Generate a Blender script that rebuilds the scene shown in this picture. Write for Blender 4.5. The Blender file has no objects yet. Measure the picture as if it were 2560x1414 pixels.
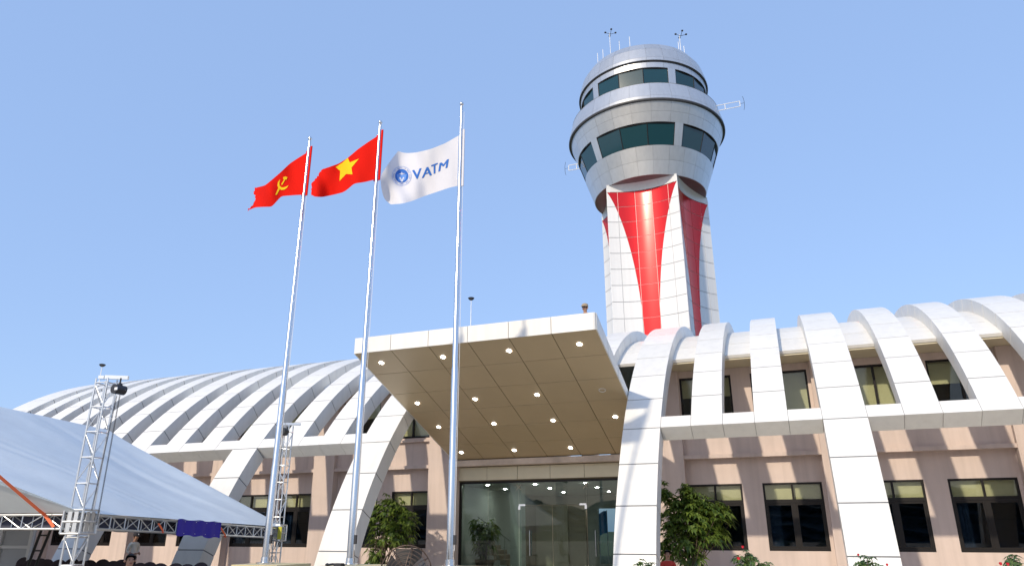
import bpy, bmesh, math, random
import numpy as np
from mathutils import Vector, Matrix, Euler
random.seed(7); rng = np.random.default_rng(7)
scn = bpy.context.scene
COL = scn.collection
R = math.radians

# ------------------------------------------------------------------ camera
F_PX, PITCH, ROLL, YAW, CAMZ = 1763.6, R(19.307), R(-0.10), R(21.097), 1.6
Fv = Vector((-math.sin(YAW)*math.cos(PITCH), math.cos(YAW)*math.cos(PITCH), math.sin(PITCH)))
R0v = Vector((math.cos(YAW), math.sin(YAW), 0)); U0v = R0v.cross(Fv)
Rv = R0v*math.cos(ROLL)+U0v*math.sin(ROLL); Uv = -R0v*math.sin(ROLL)+U0v*math.cos(ROLL)
CAM = Vector((0, 0, CAMZ))
cd = bpy.data.cameras.new('camera'); cam = bpy.data.objects.new('camera', cd); COL.objects.link(cam)
cd.sensor_width = 36; cd.lens = F_PX/2560*36; cd.clip_end = 5000
cam.matrix_world = Matrix(((Rv.x, Uv.x, -Fv.x, 0), (Rv.y, Uv.y, -Fv.y, 0), (Rv.z, Uv.z, -Fv.z, CAMZ), (0, 0, 0, 1)))
scn.camera = cam
def ray(px, py): return Fv+Rv*((px-1280)/F_PX)-Uv*((py-707)/F_PX)
def onY(px, py, Y): d = ray(px, py); return CAM+d*(Y/d.y)
def onZ(px, py, Z): d = ray(px, py); return CAM+d*((Z-CAMZ)/d.z)

# ------------------------------------------------------------------ sky, sun, exposure
SUN = Vector((-.233, -1, .565)).normalized()          # towards the sun
w = bpy.data.worlds.new('World'); scn.world = w; w.use_nodes = True
nt = w.node_tree; bg = nt.nodes['Background']
sky = nt.nodes.new('ShaderNodeTexSky'); sky.sky_type = 'NISHITA'; sky.sun_disc = False
sky.sun_elevation = math.asin(SUN.z); sky.sun_rotation = math.atan2(SUN.x, SUN.y)
sky.air_density = 1.0; sky.dust_density = 1.6; sky.ozone_density = 1.2; sky.altitude = 100
hz_ = nt.nodes.new('ShaderNodeMixRGB'); hz_.inputs[0].default_value = .70; hz_.inputs[2].default_value = (1.85, 2.8, 4.8, 1)   # even haze veil
nt.links.new(sky.outputs[0], hz_.inputs[1]); nt.links.new(hz_.outputs[0], bg.inputs[0]); bg.inputs[1].default_value = 0.14
sl = bpy.data.lights.new('sun', 'SUN'); sl.energy = 2.2; sl.angle = R(1.3); sl.color = (1, .87, .67)
so = bpy.data.objects.new('sun', sl); COL.objects.link(so); so.rotation_euler = SUN.to_track_quat('Z', 'Y').to_euler()
vs = scn.view_settings; vs.view_transform = 'Standard'; vs.look = 'None'; vs.gamma = 1; vs.exposure = 0.56
scn.render.engine = 'CYCLES'
scn.render.resolution_x, scn.render.resolution_y = 1024, 565

# ------------------------------------------------------------------ helpers
W = {}                                               # world origin of each object
def place(o, parent, world=(0, 0, 0)):
    world = Vector(world); W[o.name] = world
    if parent is not None:
        o.parent = parent; o.location = world-W[parent.name]
    else: o.location = world
    return o
def tag(o, label, cat, group=None):
    o['label'] = label; o['category'] = cat
    if group: o['group'] = group
    return o
def thing(name, loc, label, cat, group=None):
    o = bpy.data.objects.new(name, None); COL.objects.link(o); o.empty_display_size = .3
    place(o, None, loc); return tag(o, label, cat, group)
def link(name, me, parent=None, world=(0, 0, 0), rot=None, scale=None):
    o = bpy.data.objects.new(name, me); COL.objects.link(o); place(o, parent, world)
    if rot is not None: o.rotation_euler = rot
    if scale is not None: o.scale = scale
    return o
class MB:
    def __init__(s): s.v = []; s.f = []; s.m = []
    def poly(s, V, Fs, m=0):
        n = len(s.v); s.v += [tuple(p) for p in V]; s.f += [tuple(i+n for i in f) for f in Fs]; s.m += [m]*len(Fs); return s
    def box(s, x0, x1, y0, y1, z0, z1, m=0):
        V = [(x, y, z) for z in (z0, z1) for y in (y0, y1) for x in (x0, x1)]
        return s.poly(V, [(0, 2, 3, 1), (4, 5, 7, 6), (0, 1, 5, 4), (2, 6, 7, 3), (0, 4, 6, 2), (1, 3, 7, 5)], m)
    def hexa(s, V, m=0):                              # 8 corners: bottom 4 (ccw), top 4
        return s.poly(V, [(3, 2, 1, 0), (4, 5, 6, 7), (0, 1, 5, 4), (1, 2, 6, 5), (2, 3, 7, 6), (3, 0, 4, 7)], m)
    def tube(s, pts, r, n=8, m=0, cap=True):
        pts = [Vector(p) for p in pts]
        if not hasattr(r, '__len__'): r = [r]*len(pts)
        rings = []
        up = None
        for i, p in enumerate(pts):
            d = (pts[min(i+1, len(pts)-1)]-pts[max(i-1, 0)])
            d = d.normalized() if d.length > 1e-9 else Vector((0, 0, 1))
            a = d.orthogonal().normalized() if up is None else (up-d*up.dot(d)).normalized()
            up = a; b = d.cross(a)
            rings.append([p+(a*math.cos(t)+b*math.sin(t))*r[i] for t in [2*math.pi*k/n for k in range(n)]])
        V = [q for rg in rings for q in rg]; Fs = []
        for i in range(len(pts)-1):
            for k in range(n): Fs.append((i*n+k, i*n+(k+1) % n, (i+1)*n+(k+1) % n, (i+1)*n+k))
        if cap: Fs += [tuple(range(n))[::-1], tuple(range((len(pts)-1)*n, len(pts)*n))]
        return s.poly(V, Fs, m)
    def lathe(s, prof, c=(0, 0, 0), n=16, m=0):
        V = [(c[0]+r*math.cos(2*math.pi*k/n), c[1]+r*math.sin(2*math.pi*k/n), c[2]+z) for r, z in prof for k in range(n)]
        Fs = [(i*n+k, i*n+(k+1) % n, (i+1)*n+(k+1) % n, (i+1)*n+k) for i in range(len(prof)-1) for k in range(n)]
        return s.poly(V, Fs, m)
    def ball(s, c, r, n=10, m=0, sz=1):
        prof = [(max(r*math.sin(a), 1e-4), -r*sz*math.cos(a)) for a in [math.pi*i/n for i in range(n+1)]]
        return s.lathe(prof, c, n+2, m)
    def mesh(s, name, mats, smooth=False):
        me = bpy.data.meshes.new(name); me.from_pydata(s.v, [], s.f)
        for mt in (mats if isinstance(mats, (list, tuple)) else [mats]): me.materials.append(mt)
        if any(s.m): me.polygons.foreach_set('material_index', s.m)
        if smooth: me.polygons.foreach_set('use_smooth', [True]*len(me.polygons))
        me.update(); return me
    def obj(s, name, mats, parent=None, world=(0, 0, 0), smooth=False, local=False):
        """vertices are in world coordinates unless local"""
        if not local and tuple(world) != (0, 0, 0):
            wv = Vector(world); s.v = [tuple(Vector(p)-wv) for p in s.v]
        return link(name, s.mesh(name, mats, smooth), parent, world)
def auto_smooth(o, ang=35):
    me = o.data; me.polygons.foreach_set('use_smooth', [True]*len(me.polygons)); me.set_sharp_from_angle(angle=R(ang))

# ------------------------------------------------------------------ materials
def mat(name, col, rough=.5, metal=0, spec=.5, var=0, vscale=1.0, bump=0, bscale=40, coat=0, objvar=0, streak=0):
    m = bpy.data.materials.new(name); m.use_nodes = True; n = m.node_tree.nodes; l = m.node_tree.links
    b = n['Principled BSDF']; b.inputs['Roughness'].default_value = rough; b.inputs['Metallic'].default_value = metal
    b.inputs['Specular IOR Level'].default_value = spec; b.inputs['Base Color'].default_value = (*col, 1)
    if coat: b.inputs['Coat Weight'].default_value = coat; b.inputs['Coat Roughness'].default_value = .08
    geo = n.new('ShaderNodeNewGeometry')
    last = None
    if var:
        t = n.new('ShaderNodeTexNoise'); t.inputs['Scale'].default_value = vscale; t.inputs['Detail'].default_value = 6; t.inputs['Roughness'].default_value = .65
        l.new(geo.outputs['Position'], t.inputs['Vector'])
        r = n.new('ShaderNodeValToRGB'); r.color_ramp.elements[0].position = .3; r.color_ramp.elements[1].position = .72
        r.color_ramp.elements[0].color = (*[c*(1-var) for c in col], 1); r.color_ramp.elements[1].color = (*[min(1, c*(1+var*.6)) for c in col], 1)
        l.new(t.outputs['Fac'], r.inputs[0]); last = r.outputs[0]
    if streak:                                        # faint rain streaks running down the cladding
        mp = n.new('ShaderNodeMapping'); mp.inputs['Scale'].default_value = (5, 5, .22); l.new(geo.outputs['Position'], mp.inputs['Vector'])
        t3 = n.new('ShaderNodeTexNoise'); t3.inputs['Scale'].default_value = 1; t3.inputs['Detail'].default_value = 5; l.new(mp.outputs[0], t3.inputs['Vector'])
        m3 = n.new('ShaderNodeMapRange'); m3.inputs['From Min'].default_value = .42; m3.inputs['From Max'].default_value = .72; m3.inputs['To Min'].default_value = 1; m3.inputs['To Max'].default_value = 1-streak
        l.new(t3.outputs['Fac'], m3.inputs['Value']); v3 = n.new('ShaderNodeVectorMath'); v3.operation = 'SCALE'
        if last: l.new(last, v3.inputs[0])
        else: v3.inputs[0].default_value = col
        l.new(m3.outputs[0], v3.inputs['Scale']); last = v3.outputs[0]
    if objvar:
        oi = n.new('ShaderNodeObjectInfo'); mr = n.new('ShaderNodeMapRange'); mr.inputs['To Min'].default_value = 1-objvar; mr.inputs['To Max'].default_value = 1+objvar*.4
        l.new(oi.outputs['Random'], mr.inputs['Value'])
        mx = n.new('ShaderNodeVectorMath'); mx.operation = 'SCALE'
        if last: l.new(last, mx.inputs[0])
        else: mx.inputs[0].default_value = col
        l.new(mr.outputs[0], mx.inputs['Scale']); last = mx.outputs[0]
    if last: l.new(last, b.inputs['Base Color'])
    if bump:
        t2 = n.new('ShaderNodeTexNoise'); t2.inputs['Scale'].default_value = bscale; t2.inputs['Detail'].default_value = 4
        l.new(geo.outputs['Position'], t2.inputs['Vector'])
        bp = n.new('ShaderNodeBump'); bp.inputs['Strength'].default_value = bump; bp.inputs['Distance'].default_value = .02
        l.new(t2.outputs['Fac'], bp.inputs['Height']); l.new(bp.outputs[0], b.inputs['Normal'])
    return m
def glass(name, tint, refl=1.0, rough=0.0):
    m = bpy.data.materials.new(name); m.use_nodes = True; n = m.node_tree.nodes; l = m.node_tree.links; n.remove(n['Principled BSDF'])
    tr = n.new('ShaderNodeBsdfTransparent'); tr.inputs[0].default_value = (*tint, 1)
    gl = n.new('ShaderNodeBsdfGlossy'); gl.inputs['Roughness'].default_value = rough; gl.inputs[0].default_value = (refl, refl, refl, 1)
    fr = n.new('ShaderNodeFresnel'); fr.inputs[0].default_value = 1.42
    mx = n.new('ShaderNodeMixShader'); l.new(fr.outputs[0], mx.inputs[0]); l.new(tr.outputs[0], mx.inputs[1]); l.new(gl.outputs[0], mx.inputs[2])
    l.new(mx.outputs[0], n['Material Output'].inputs[0]); return m
def emit(name, col, s):
    m = bpy.data.materials.new(name); m.use_nodes = True; n = m.node_tree.nodes; l = m.node_tree.links; n.remove(n['Principled BSDF'])
    e = n.new('ShaderNodeEmission'); e.inputs[0].default_value = (*col, 1); e.inputs[1].default_value = s
    l.new(e.outputs[0], n['Material Output'].inputs[0]); return m
def leafmat(name, c0, c1, scale=3):
    m = bpy.data.materials.new(name); m.use_nodes = True; n = m.node_tree.nodes; l = m.node_tree.links
    b = n['Principled BSDF']; b.inputs['Roughness'].default_value = .45
    geo = n.new('ShaderNodeNewGeometry')
    mr = n.new('ShaderNodeValToRGB'); mr.color_ramp.elements[0].color = (*c0, 1); mr.color_ramp.elements[1].color = (*c1, 1)
    l.new(geo.outputs['Random Per Island'], mr.inputs[0]); l.new(mr.outputs[0], b.inputs['Base Color'])
    tl = n.new('ShaderNodeBsdfTranslucent'); l.new(mr.outputs[0], tl.inputs[0])
    mx = n.new('ShaderNodeMixShader'); mx.inputs[0].default_value = .3
    l.new(b.outputs[0], mx.inputs[1]); l.new(tl.outputs[0], mx.inputs[2]); l.new(mx.outputs[0], n['Material Output'].inputs[0]); return m
M = dict(
 white=mat('white_panel', (.78, .765, .725), .38, spec=.4, var=.03, vscale=.7, objvar=.05, streak=.07),
 joint=mat('panel_joint', (.13, .135, .15), .8),
 tan=mat('soffit_panel', (.55, .43, .265), .42, var=.05, vscale=.8, objvar=.03),
 tanjoint=mat('soffit_joint', (.10, .075, .04), .8),
 cream=mat('cream_panel', (.66, .60, .44), .45, var=.06, vscale=2),
 silver=mat('silver_panel', (.60, .605, .615), .33, metal=.68, var=.03, vscale=.4, objvar=.07, streak=.08),
 silverjoint=mat('silver_joint', (.33, .33, .34), .6),
 rim=mat('dark_rim_and_shadow', (.06, .06, .065), .5),
 under=mat('cab_underside', (.22, .15, .145), .4, metal=.3, var=.1),  # reflected red of the shaft put into the base colour
 red=mat('red_panel', (.74, .022, .030), .2, metal=.5, spec=.5, objvar=.05),
 redjoint=mat('red_joint', (.85, .60, .57), .6),
 tile=mat('white_tile', (.78, .78, .77), .3, objvar=.05, streak=.05),
 tilejoint=mat('tile_joint', (.52, .53, .55), .8),
 pink=mat('pink_plaster', (.64, .53, .485), .85, var=.06, vscale=1.3, bump=.15, bscale=60, streak=.13),
 ledge=mat('ledge_plaster', (.60, .50, .43), .85, var=.25, vscale=1.6),
 frame=mat('dark_window_frame', (.016, .014, .014), .4, spec=.2),
 glass=glass('window_glass', (.48, .55, .62), .9),
 clear=glass('clear_window_glass', (.82, .84, .80), .9),
 shop=glass('entrance_glass', (.60, .67, .65), .9),
 cabglass=mat('cab_glass', (.008, .045, .06), .06, spec=.6),
 blind=mat('roller_blind', (.80, .755, .54), .8, var=.08, vscale=4),
 curtain=mat('pale_curtain', (.22, .25, .29), .9, var=.3, vscale=3),
 room=mat('room_wall', (.22, .27, .34), .9), dark=mat('dark_interior', (.03, .03, .033), .8),
 lobby=mat('lobby_wall', (.40, .42, .40), .8), brown=mat('brown_partition', (.34, .27, .21), .6, var=.15),
 lamp=emit('lamp_disc', (1, .97, .92), 14), steel=mat('stainless_steel', (.72, .73, .75), .22, metal=1),
 alu=mat('aluminium_tube', (.66, .68, .70), .35, metal=.85), bolt=mat('dark_steel', (.05, .05, .055), .45, metal=.6),
 flagred=mat('red_cloth', (.66, .012, .006), .9, spec=.08, bump=.1, bscale=30), yellow=mat('yellow_cloth', (.85, .55, .02), .9, spec=.08),
 flagwhite=mat('white_cloth', (.64, .64, .69), .9, spec=.1), blue=mat('blue_print', (.02, .13, .48), .8), lblue=mat('light_blue_print', (.12, .28, .68), .8),
 tarp=mat('blue_grey_tarp', (.62, .68, .725), .7, var=.07, vscale=1.2, bump=.25, bscale=4),
 tarpin=mat('tarp_lining', (.05, .055, .09), .8),
 banner=mat('royal_blue_banner', (.035, .02, .30), .8), orange=mat('orange_strap', (.85, .17, .06), .7),
 chair=mat('plum_chair_cover', (.075, .055, .07), .8, var=.2, vscale=6, objvar=.3), black=mat('black_paint', (.02, .02, .02), .5),
 stone=mat('cream_pedestal', (.62, .52, .30), .8, var=.12, vscale=3, bump=.2),
 leafA=leafmat('leaf_green', (.04, .09, .018), (.18, .25, .04)), leafB=leafmat('rose_leaf', (.04, .10, .03), (.14, .20, .05)),
 bark=mat('bark', (.10, .075, .05), .9, var=.3, vscale=12), rose=mat('red_petal', (.62, .02, .04), .6),
 ground=mat('grass_field', (.075, .10, .04), .95, var=.35, vscale=.15, bump=.3, bscale=8),
 paving=mat('forecourt_paving', (.46, .40, .32), .85, var=.12, vscale=1.5),
 skin=mat('skin', (.38, .21, .14), .55), hair=mat('black_hair', (.012, .01, .01), .6),
 shirt=mat('pale_uniform_shirt', (.74, .71, .62), .85), trousers=mat('dark_trousers', (.03, .03, .04), .85),
 redshirt=mat('red_shirt', (.45, .04, .03), .85), maroon=mat('maroon_shirt', (.16, .04, .045), .85), cap=mat('beige_cap', (.35, .28, .2), .85),
 potm=mat('brown_pot', (.09, .05, .03), .5), whitepaint=mat('white_paint', (.75, .76, .78), .5), board=mat('white_board', (.50, .52, .56), .7, var=.06),
 cyan=mat('cyan_cloth', (.10, .42, .75), .8), grate=mat('fan_cage', (.08, .055, .045), .5, metal=.5), yel=mat('yellow_tag', (.55, .5, .05), .6),
)

M['red'].node_tree.nodes['Principled BSDF'].inputs['Specular Tint'].default_value = (1, .85, .65, 1)

# ------------------------------------------------------------------ ground
g = MB().box(-900, 900, -900, 900, -.3, -.004).obj('ground', M['ground']); g['kind'] = 'structure'
g = MB().box(-90, 80, -66, 24, -.1, 0.0).obj('pavement', M['paving']); g['kind'] = 'structure'  # paving stretched far out of view to bounce more light up

# ------------------------------------------------------------------ terminal building
YC, ZC, RO, TH = 29.56, -3.8, 13.06, .5
DP, PB = R(5.265), R(37.7)
XM = -7.82                                            # axis of symmetry
B, WG = 5.03, .805; WL = B-5*WG
bld = thing('terminal_building', (XM, 24, 0), 'long white vaulted terminal building with arched ribs and pink walls', 'building')
def arc(r, ph): return (YC-r*math.cos(ph), ZC+r*math.sin(ph))
def seg_add(mb, x0, x1, a0, a1, r0, r1, n=3, m=0, cy=YC, cz=ZC):
    V = []
    for i in range(n+1):
        a = a0+(a1-a0)*i/n
        for r in (r0, r1):
            for x in (x0, x1): V.append((x, cy-r*math.cos(a), cz+r*math.sin(a)))
    Fs = [(0, 1, 3, 2)]
    for i in range(n):
        k = 4*i
        Fs += [(k+2, k+3, k+7, k+6), (k+1, k+0, k+4, k+5), (k+0, k+2, k+6, k+4), (k+3, k+1, k+5, k+7)]
    k = 4*n; Fs.append((k+0, k+2, k+3, k+1))
    mb.poly(V, Fs, m)
GAP = .03
def seg_mesh(name, wd, da, r0, r1, mt, n=3):
    mb = MB(); g2 = GAP/2/r1
    seg_add(mb, -wd/2, wd/2, g2, da-g2, r0, r1, n, cy=0, cz=0)
    me = mb.mesh(name, mt)
    bm = bmesh.new(); bm.from_mesh(me); bmesh.ops.recalc_face_normals(bm, faces=bm.faces); bm.to_mesh(me); bm.free()
    return me
segL = seg_mesh('panel', WL, DP, RO-TH, RO, M['white']); segS = seg_mesh('panel', WG, DP, RO-TH, RO, M['white'])
segB = seg_mesh('eave_panel', WG-.02, R(1.9), RO-TH, RO-.004, M['white'], 1)
segI = seg_mesh('roof_panel', WG-.004, DP, RO-.5, RO-.40, M['white'], 2)
def fix_normals(o):
    bm = bmesh.new(); bm.from_mesh(o.data); bmesh.ops.recalc_face_normals(bm, faces=bm.faces); bm.to_mesh(o.data); bm.free()
ribs = []                                             # (x0,x1,leg,detailed,start)
right_groups = 5
for k in range(0, 13):                                # right: R0..R12, left: mirror
    gidx, j = divmod(k, 3)
    base = -3.18+B*gidx
    if j == 0: x0, x1 = base-WL, base
    else: x0 = base+WG*(2*j-1); x1 = x0+WG
    ribs.append((x0, x1, j == 0, k <= 7, 'r'))
    ribs.append((2*XM-x1-(.55 if k == 12 else 0), 2*XM-x0, j == 0, k <= 9, 'l'))
cg = (2*(XM-(-4.184)))*-1/9
for j in range(4):
    x0 = -11.456+cg*(2*j+1); ribs.append((x0, x0+cg, False, False, 'c'))
def rib(x0, x1, leg, detail, side):
    wd = x1-x0; xc = (x0+x1)/2
    n0 = -4 if leg else 0
    if side == 'c': n0 = 2
    aend = PB+20*DP
    mb = MB()
    seg_add(mb, x0+.014, x1-.014, PB+n0*DP+.004, aend, RO-TH+.014, RO-.014, (20-n0)*3)
    nd = 12 if detail else n0
    for n in range(nd, 20):
        a = PB+n*DP; g2 = GAP/2/RO
        seg_add(mb, x0, x1, a+g2, a+DP-g2, RO-TH, RO, 3, 1)
    o = mb.obj('rib', [M['joint'], M['white']], bld); fix_normals(o)
    if detail:
        src = segL if leg else segS
        for n in range(n0, 12):
            link('panel', src, o, (xc, YC, ZC), (-(PB+n*DP), 0, 0))
for rb in ribs: rib(*rb)
# gaps between ribs: eave beam and roof infill
xs = sorted([(a, b) for a, b, *_ in ribs])
def in_center(x): return -11.46 < x < -4.18
AI = R(56.4)
for (a0, b0), (a1, b1) in zip(xs[:-1], xs[1:]):
    x0, x1 = b0, a1; xc = (x0+x1)/2
    if not in_center(xc):
        mb = MB(); seg_add(mb, x0-.02, x1+.02, PB+.004, PB+R(1.9)-.004, RO-TH+.012, RO-.018, 2)
        o = mb.obj('eave_beam', M['joint'], bld); fix_normals(o)
        link('eave_panel', segB, o, (xc, YC, ZC), (-PB, 0, 0))
    det = -4.5 < xc < 10
    mb = MB(); seg_add(mb, x0-.05, x1+.05, AI+.004, math.pi-AI, RO-.49, RO-.414, 30)
    nst = 10 if det else 0
    for n in range(nst, 12):
        a = AI+n*DP; seg_add(mb, x0, x1, a+.001, a+DP-.001, RO-.5, RO-.40, 2, 1)
    o = mb.obj('roof_infill', [M['joint'], M['white']], bld); fix_normals(o)
    if det:
        for n in range(0, 10): link('roof_panel', segI, o, (xc, YC, ZC), (-(AI+n*DP), 0, 0))
# walls ---------------------------------------------------------------
def wall_holes(mb, x0, x1, z0, z1, y0, y1, holes, m=0):
    """solid wall with rectangular openings (x0,x1,z0,z1)"""
    hs = sorted(holes); cur = x0
    for (a, b, c, d) in hs:
        if a > cur: mb.box(cur, a, y0, y1, z0, z1, m)
        if c > z0: mb.box(a, b, y0, y1, z0, c, m)
        if d < z1: mb.box(a, b, y0, y1, d, z1, m)
        cur = b
    if x1 > cur: mb.box(cur, x1, y0, y1, z0, z1, m)
GZ0, GZ1, FZ0, FZ1 = 1.009, 2.973, 4.88, 6.40
legsR = [-3.68+B*k for k in range(5)]; legsL = [2*XM-x for x in legsR]
def window(x0, x1, z0, z1, y, kind, parent, blind_z, frost=False):
    """frame set into the wall, panes, blind behind; y = wall face"""
    fw = .06; ya, yb = y+.02, y+.09
    zt = z0+(z1-z0)*.725 if kind == 'g' else None
    xm = (x0+x1)/2; mb = MB()
    mb.box(x0, x0+fw, ya, yb, z0, z1); mb.box(x1-fw, x1, ya, yb, z0, z1)
    mb.box(x0+fw, x1-fw, ya, yb, z1-fw, z1); mb.box(x0+fw, x1-fw, ya, yb, z0, z0+fw)
    top = z1-fw
    if zt:
        mb.box(x0+fw, x1-fw, ya, yb, zt-.05, zt+.05)
        mb.box(xm-.03, xm+.03, ya, yb, zt+.05, top)
        mb.box(xm-.045, xm+.045, ya+.012, yb, z0+fw, zt-.05)
        for a, b in ((x0+fw, xm-.045), (xm+.045, x1-fw)):     # sliding sash rails
            mb.box(a, b, ya+.02, yb-.01, zt-.12, zt-.052); mb.box(a, b, ya+.02, yb-.01, z0+fw+.002, z0+fw+.07)
            mb.box(a, a+.05, ya+.02, yb-.01, z0+fw+.07, zt-.12); mb.box(b-.05, b, ya+.02, yb-.01, z0+fw+.07, zt-.12)
    else:
        mb.box(xm-.035, xm+.035, ya, yb, z0+fw, top)
    o = mb.obj('window', M['frame'], parent)
    cells = [(x0+fw, xm-.03), (xm+.03, x1-fw)]
    yg = (ya+yb)/2+.01
    for a, b in cells:
        if zt:
            MB().box(a, b, yg, yg+.008, zt+.04, top+.01).obj('pane', M['clear'], o)
            MB().box(a, b, yg, yg+.008, z0+fw-.01, zt-.04).obj('pane', M['glass'], o)
        else: MB().box(a, b, yg, yg+.008, z0+fw-.01, top+.01).obj('pane', M['clear'], o)
    bz = zt-.06 if zt else blind_z
    MB().box(x0+.02, x1-.02, y+.20, y+.215, bz, z1+.02).obj('blind', M['blind'], o)
    if zt:
        MB().box(x0+.02, x1-.02, y+.19, y+.235, bz-.045, bz).obj('blind_rail', M['whitepaint'], o)
        c = MB(); n = 14; xw = x0+.03
        for i in range(n):
            a = xw+i*.028; c.box(a, a+.03, y+.30+.02*math.sin(i*1.9), y+.33+.02*math.sin(i*1.9), z0-.15, z1)
        c.obj('curtain', M['curtain'], o)
wins = {'r': [(-3.21, -1.553), (-.946, .762)], 'l': [(-14.087, -12.43), (-16.402, -14.694)]}
def wall_side(side):
    sg = 1 if side == 'r' else -1
    legs = legsR if side == 'r' else sorted(legsL)
    lo, hi = min(legs), max(legs)
    for k in range(4):
        if side == 'r': wx = [(a+B*k, b+B*k) for a, b in wins['r']]; ra, rb = -3.68+B*k+.45, -3.68+B*(k+1)-.49
        else:
            wx = sorted([(a-B*k, b-B*k) for a, b in wins['l']]); ra, rb = 2*XM+3.68-B*(k+1)+.49, 2*XM+3.68-B*k-.45
            if k >= 1: wx = [wx[0], (wx[1][0]-.05, wx[1][1]-.12)]
        mb = MB(); wall_holes(mb, ra, rb, -.05, 3.75, 24, 24.18, [(a, b, GZ0, GZ1) for a, b in wx]); mb.obj('wall', M['pink'], bld)
        MB().box(ra, rb, 23.70, 24.18, 3.75, 3.87).obj('lintel', M['pink'], bld)
        mb = MB(); wall_holes(mb, ra, rb, 3.87, 6.62, 23.86, 24.18, [(a, b, FZ0, FZ1) for a, b in wx]); mb.obj('wall', M['pink'], bld)
        mb = MB(); mb.box(ra, rb, 23.72, 23.859, 4.72, 4.80); mb.obj('sill_band', M['pink'], bld)
        for i, (a, b) in enumerate(wx):
            window(a, b, GZ0, GZ1, 24, 'g', bld, 0)
            drop = [5.75, 5.0, 4.9, 5.7][(k*2+i) % 4]
            window(a, b, FZ0, FZ1, 23.9, 'f', bld, drop)
        MB().box(ra-.5, rb+.5, 27, 27.1, 0, 6.6).obj('room_partition', M['room'], bld)
        MB().box(ra-.5, rb+.5, 24.18, 27, 3.9, 4.1).obj('floor_slab', M['room'], bld)
    for i, lx in enumerate(legs):
        inner = (i == 0 and side == 'r') or (i == len(legs)-1 and side == 'l')
        a, b = lx-.49, lx+.45
        if side == 'l': a, b = lx-.45, lx+.49
        if inner: a, b = (-4.34, lx+.45) if side == 'r' else (lx-.45, -11.30)
        MB().box(a, b, 23.66, 24.18, -.05, 6.62).obj('pilaster', M['pink'], bld)
    x0, x1 = (-4.34, 17) if side == 'r' else (-32.6, -11.3)
    MB().box(x0, x1, 22.66, 24.2, 6.625, 6.74).obj('soffit', M['cream'], bld)
    MB().box(x0, x1, 24.19, 35, 6.75, 6.85).obj('ceiling', M['room'], bld)
    MB().box(x0, x1, 35, 35.2, 0, 7.5).obj('rear_wall', M['pink'], bld)
    xe = 16.4 if side == 'r' else -32.3
    V = [arc(RO-TH-.02, R(t)) for t in range(18, 163, 6)]
    mb = MB(); n = len(V); mb.poly([(xe-.1, y, z) for y, z in V]+[(xe+.1, y, z) for y, z in V], [tuple(range(n)), tuple(range(n, 2*n))[::-1]]+[(i, i+n, i+1+n, i+1) for i in range(n-1)])
    o = mb.obj('end_wall', M['pink'], bld); fix_normals(o)
wall_side('r'); wall_side('l')
# room cross walls at the lobby
MB().box(-12.0, -11.85, 24.18, 35, 0, 3.7).obj('lobby_side_wall', M['lobby'], bld)
MB().box(-3.9, -3.75, 24.18, 35, 0, 3.7).obj('lobby_side_wall', M['lobby'], bld)
# canopy ---------------------------------------------------------------
CX0, CX1, CY0, CZ0, CA, SL = -11.405, -4.235, 16.913, 6.422, 1.195, R(19.83)
cy1 = 23.68
def cun(y): return CZ0-(y-CY0)*math.tan(SL)
def cth(y): return .44-(y-CY0)*.05
can = MB()
yb = CY0+.012
can.hexa([(CX0+.012, yb, cun(yb)+.014), (CX1-.012, yb, cun(yb)+.014), (CX1-.012, cy1, cun(cy1)+.014), (CX0+.012, cy1, cun(cy1)+.014),
          (CX0+.012, yb, cun(yb)+cth(yb)-.01), (CX1-.012, yb, cun(yb)+cth(yb)-.01), (CX1-.012, cy1, cun(cy1)+cth(cy1)-.01), (CX0+.012, cy1, cun(cy1)+cth(cy1)-.01)])
canopy = can.obj('canopy', M['tanjoint'], bld)
cw = (CX1-CX0)/6; rl = CA*math.cos(SL)
gp = .010
for i in range(6):
    for j in range(6):
        xa, xb = CX0+i*cw+gp, CX0+(i+1)*cw-gp; ya, yb_ = CY0+.003+j*rl+gp, min(CY0+(j+1)*rl-gp, cy1)
        MB().hexa([(xa, ya, cun(ya)), (xb, ya, cun(ya)), (xb, yb_, cun(yb_)), (xa, yb_, cun(yb_)),
                   (xa, ya, cun(ya)+.03), (xb, ya, cun(ya)+.03), (xb, yb_, cun(yb_)+.03), (xa, yb_, cun(yb_)+.03)]).obj('soffit_panel', M['tan'], canopy)
    MB().box(CX0+i*cw+gp*.8, CX0+(i+1)*cw-gp*.8, CY0-.025, CY0+.011, CZ0-.012, CZ0+.44).obj('fascia_panel', M['white'], canopy)
for sx, (xa, xb) in ((0, (CX0-.02, CX0+.011)), (1, (CX1-.011, CX1+.02))):
    for j in range(6):
        ya, yb_ = CY0+.012+j*rl+gp*.8, min(CY0+(j+1)*rl-gp*.8, cy1)
        MB().hexa([(xa, ya, cun(ya)-.004), (xb, ya, cun(ya)-.004), (xb, yb_, cun(yb_)-.004), (xa, yb_, cun(yb_)-.004),
                   (xa, ya, cun(ya)+cth(ya)), (xb, ya, cun(ya)+cth(ya)), (xb, yb_, cun(yb_)+cth(yb_)), (xa, yb_, cun(yb_)+cth(yb_))]).obj('side_panel', M['white'], canopy)
lm = MB().lathe([(.001, -.012), (.062, -.012), (.07, -.004)], n=20).mesh('downlight', M['lamp'])
lt = MB().lathe([(.083, 0), (.10, -.012), (.105, 0)], n=20).mesh('downlight_ring', M['white'])
for v in (.5, 2.52, 3.87, 5.49):
    for u in (.48, 2.15, 3.83, 5.49):
        y = CY0+v*rl; p = (CX0+u*cw, y, cun(y)-.002)
        unlit = (v == 2.52 and u == 5.49)
        o = link('downlight', lt if unlit else lm, canopy, p, (-SL, 0, 0))
        if unlit: o['label'] = 'unlit downlight'
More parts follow.
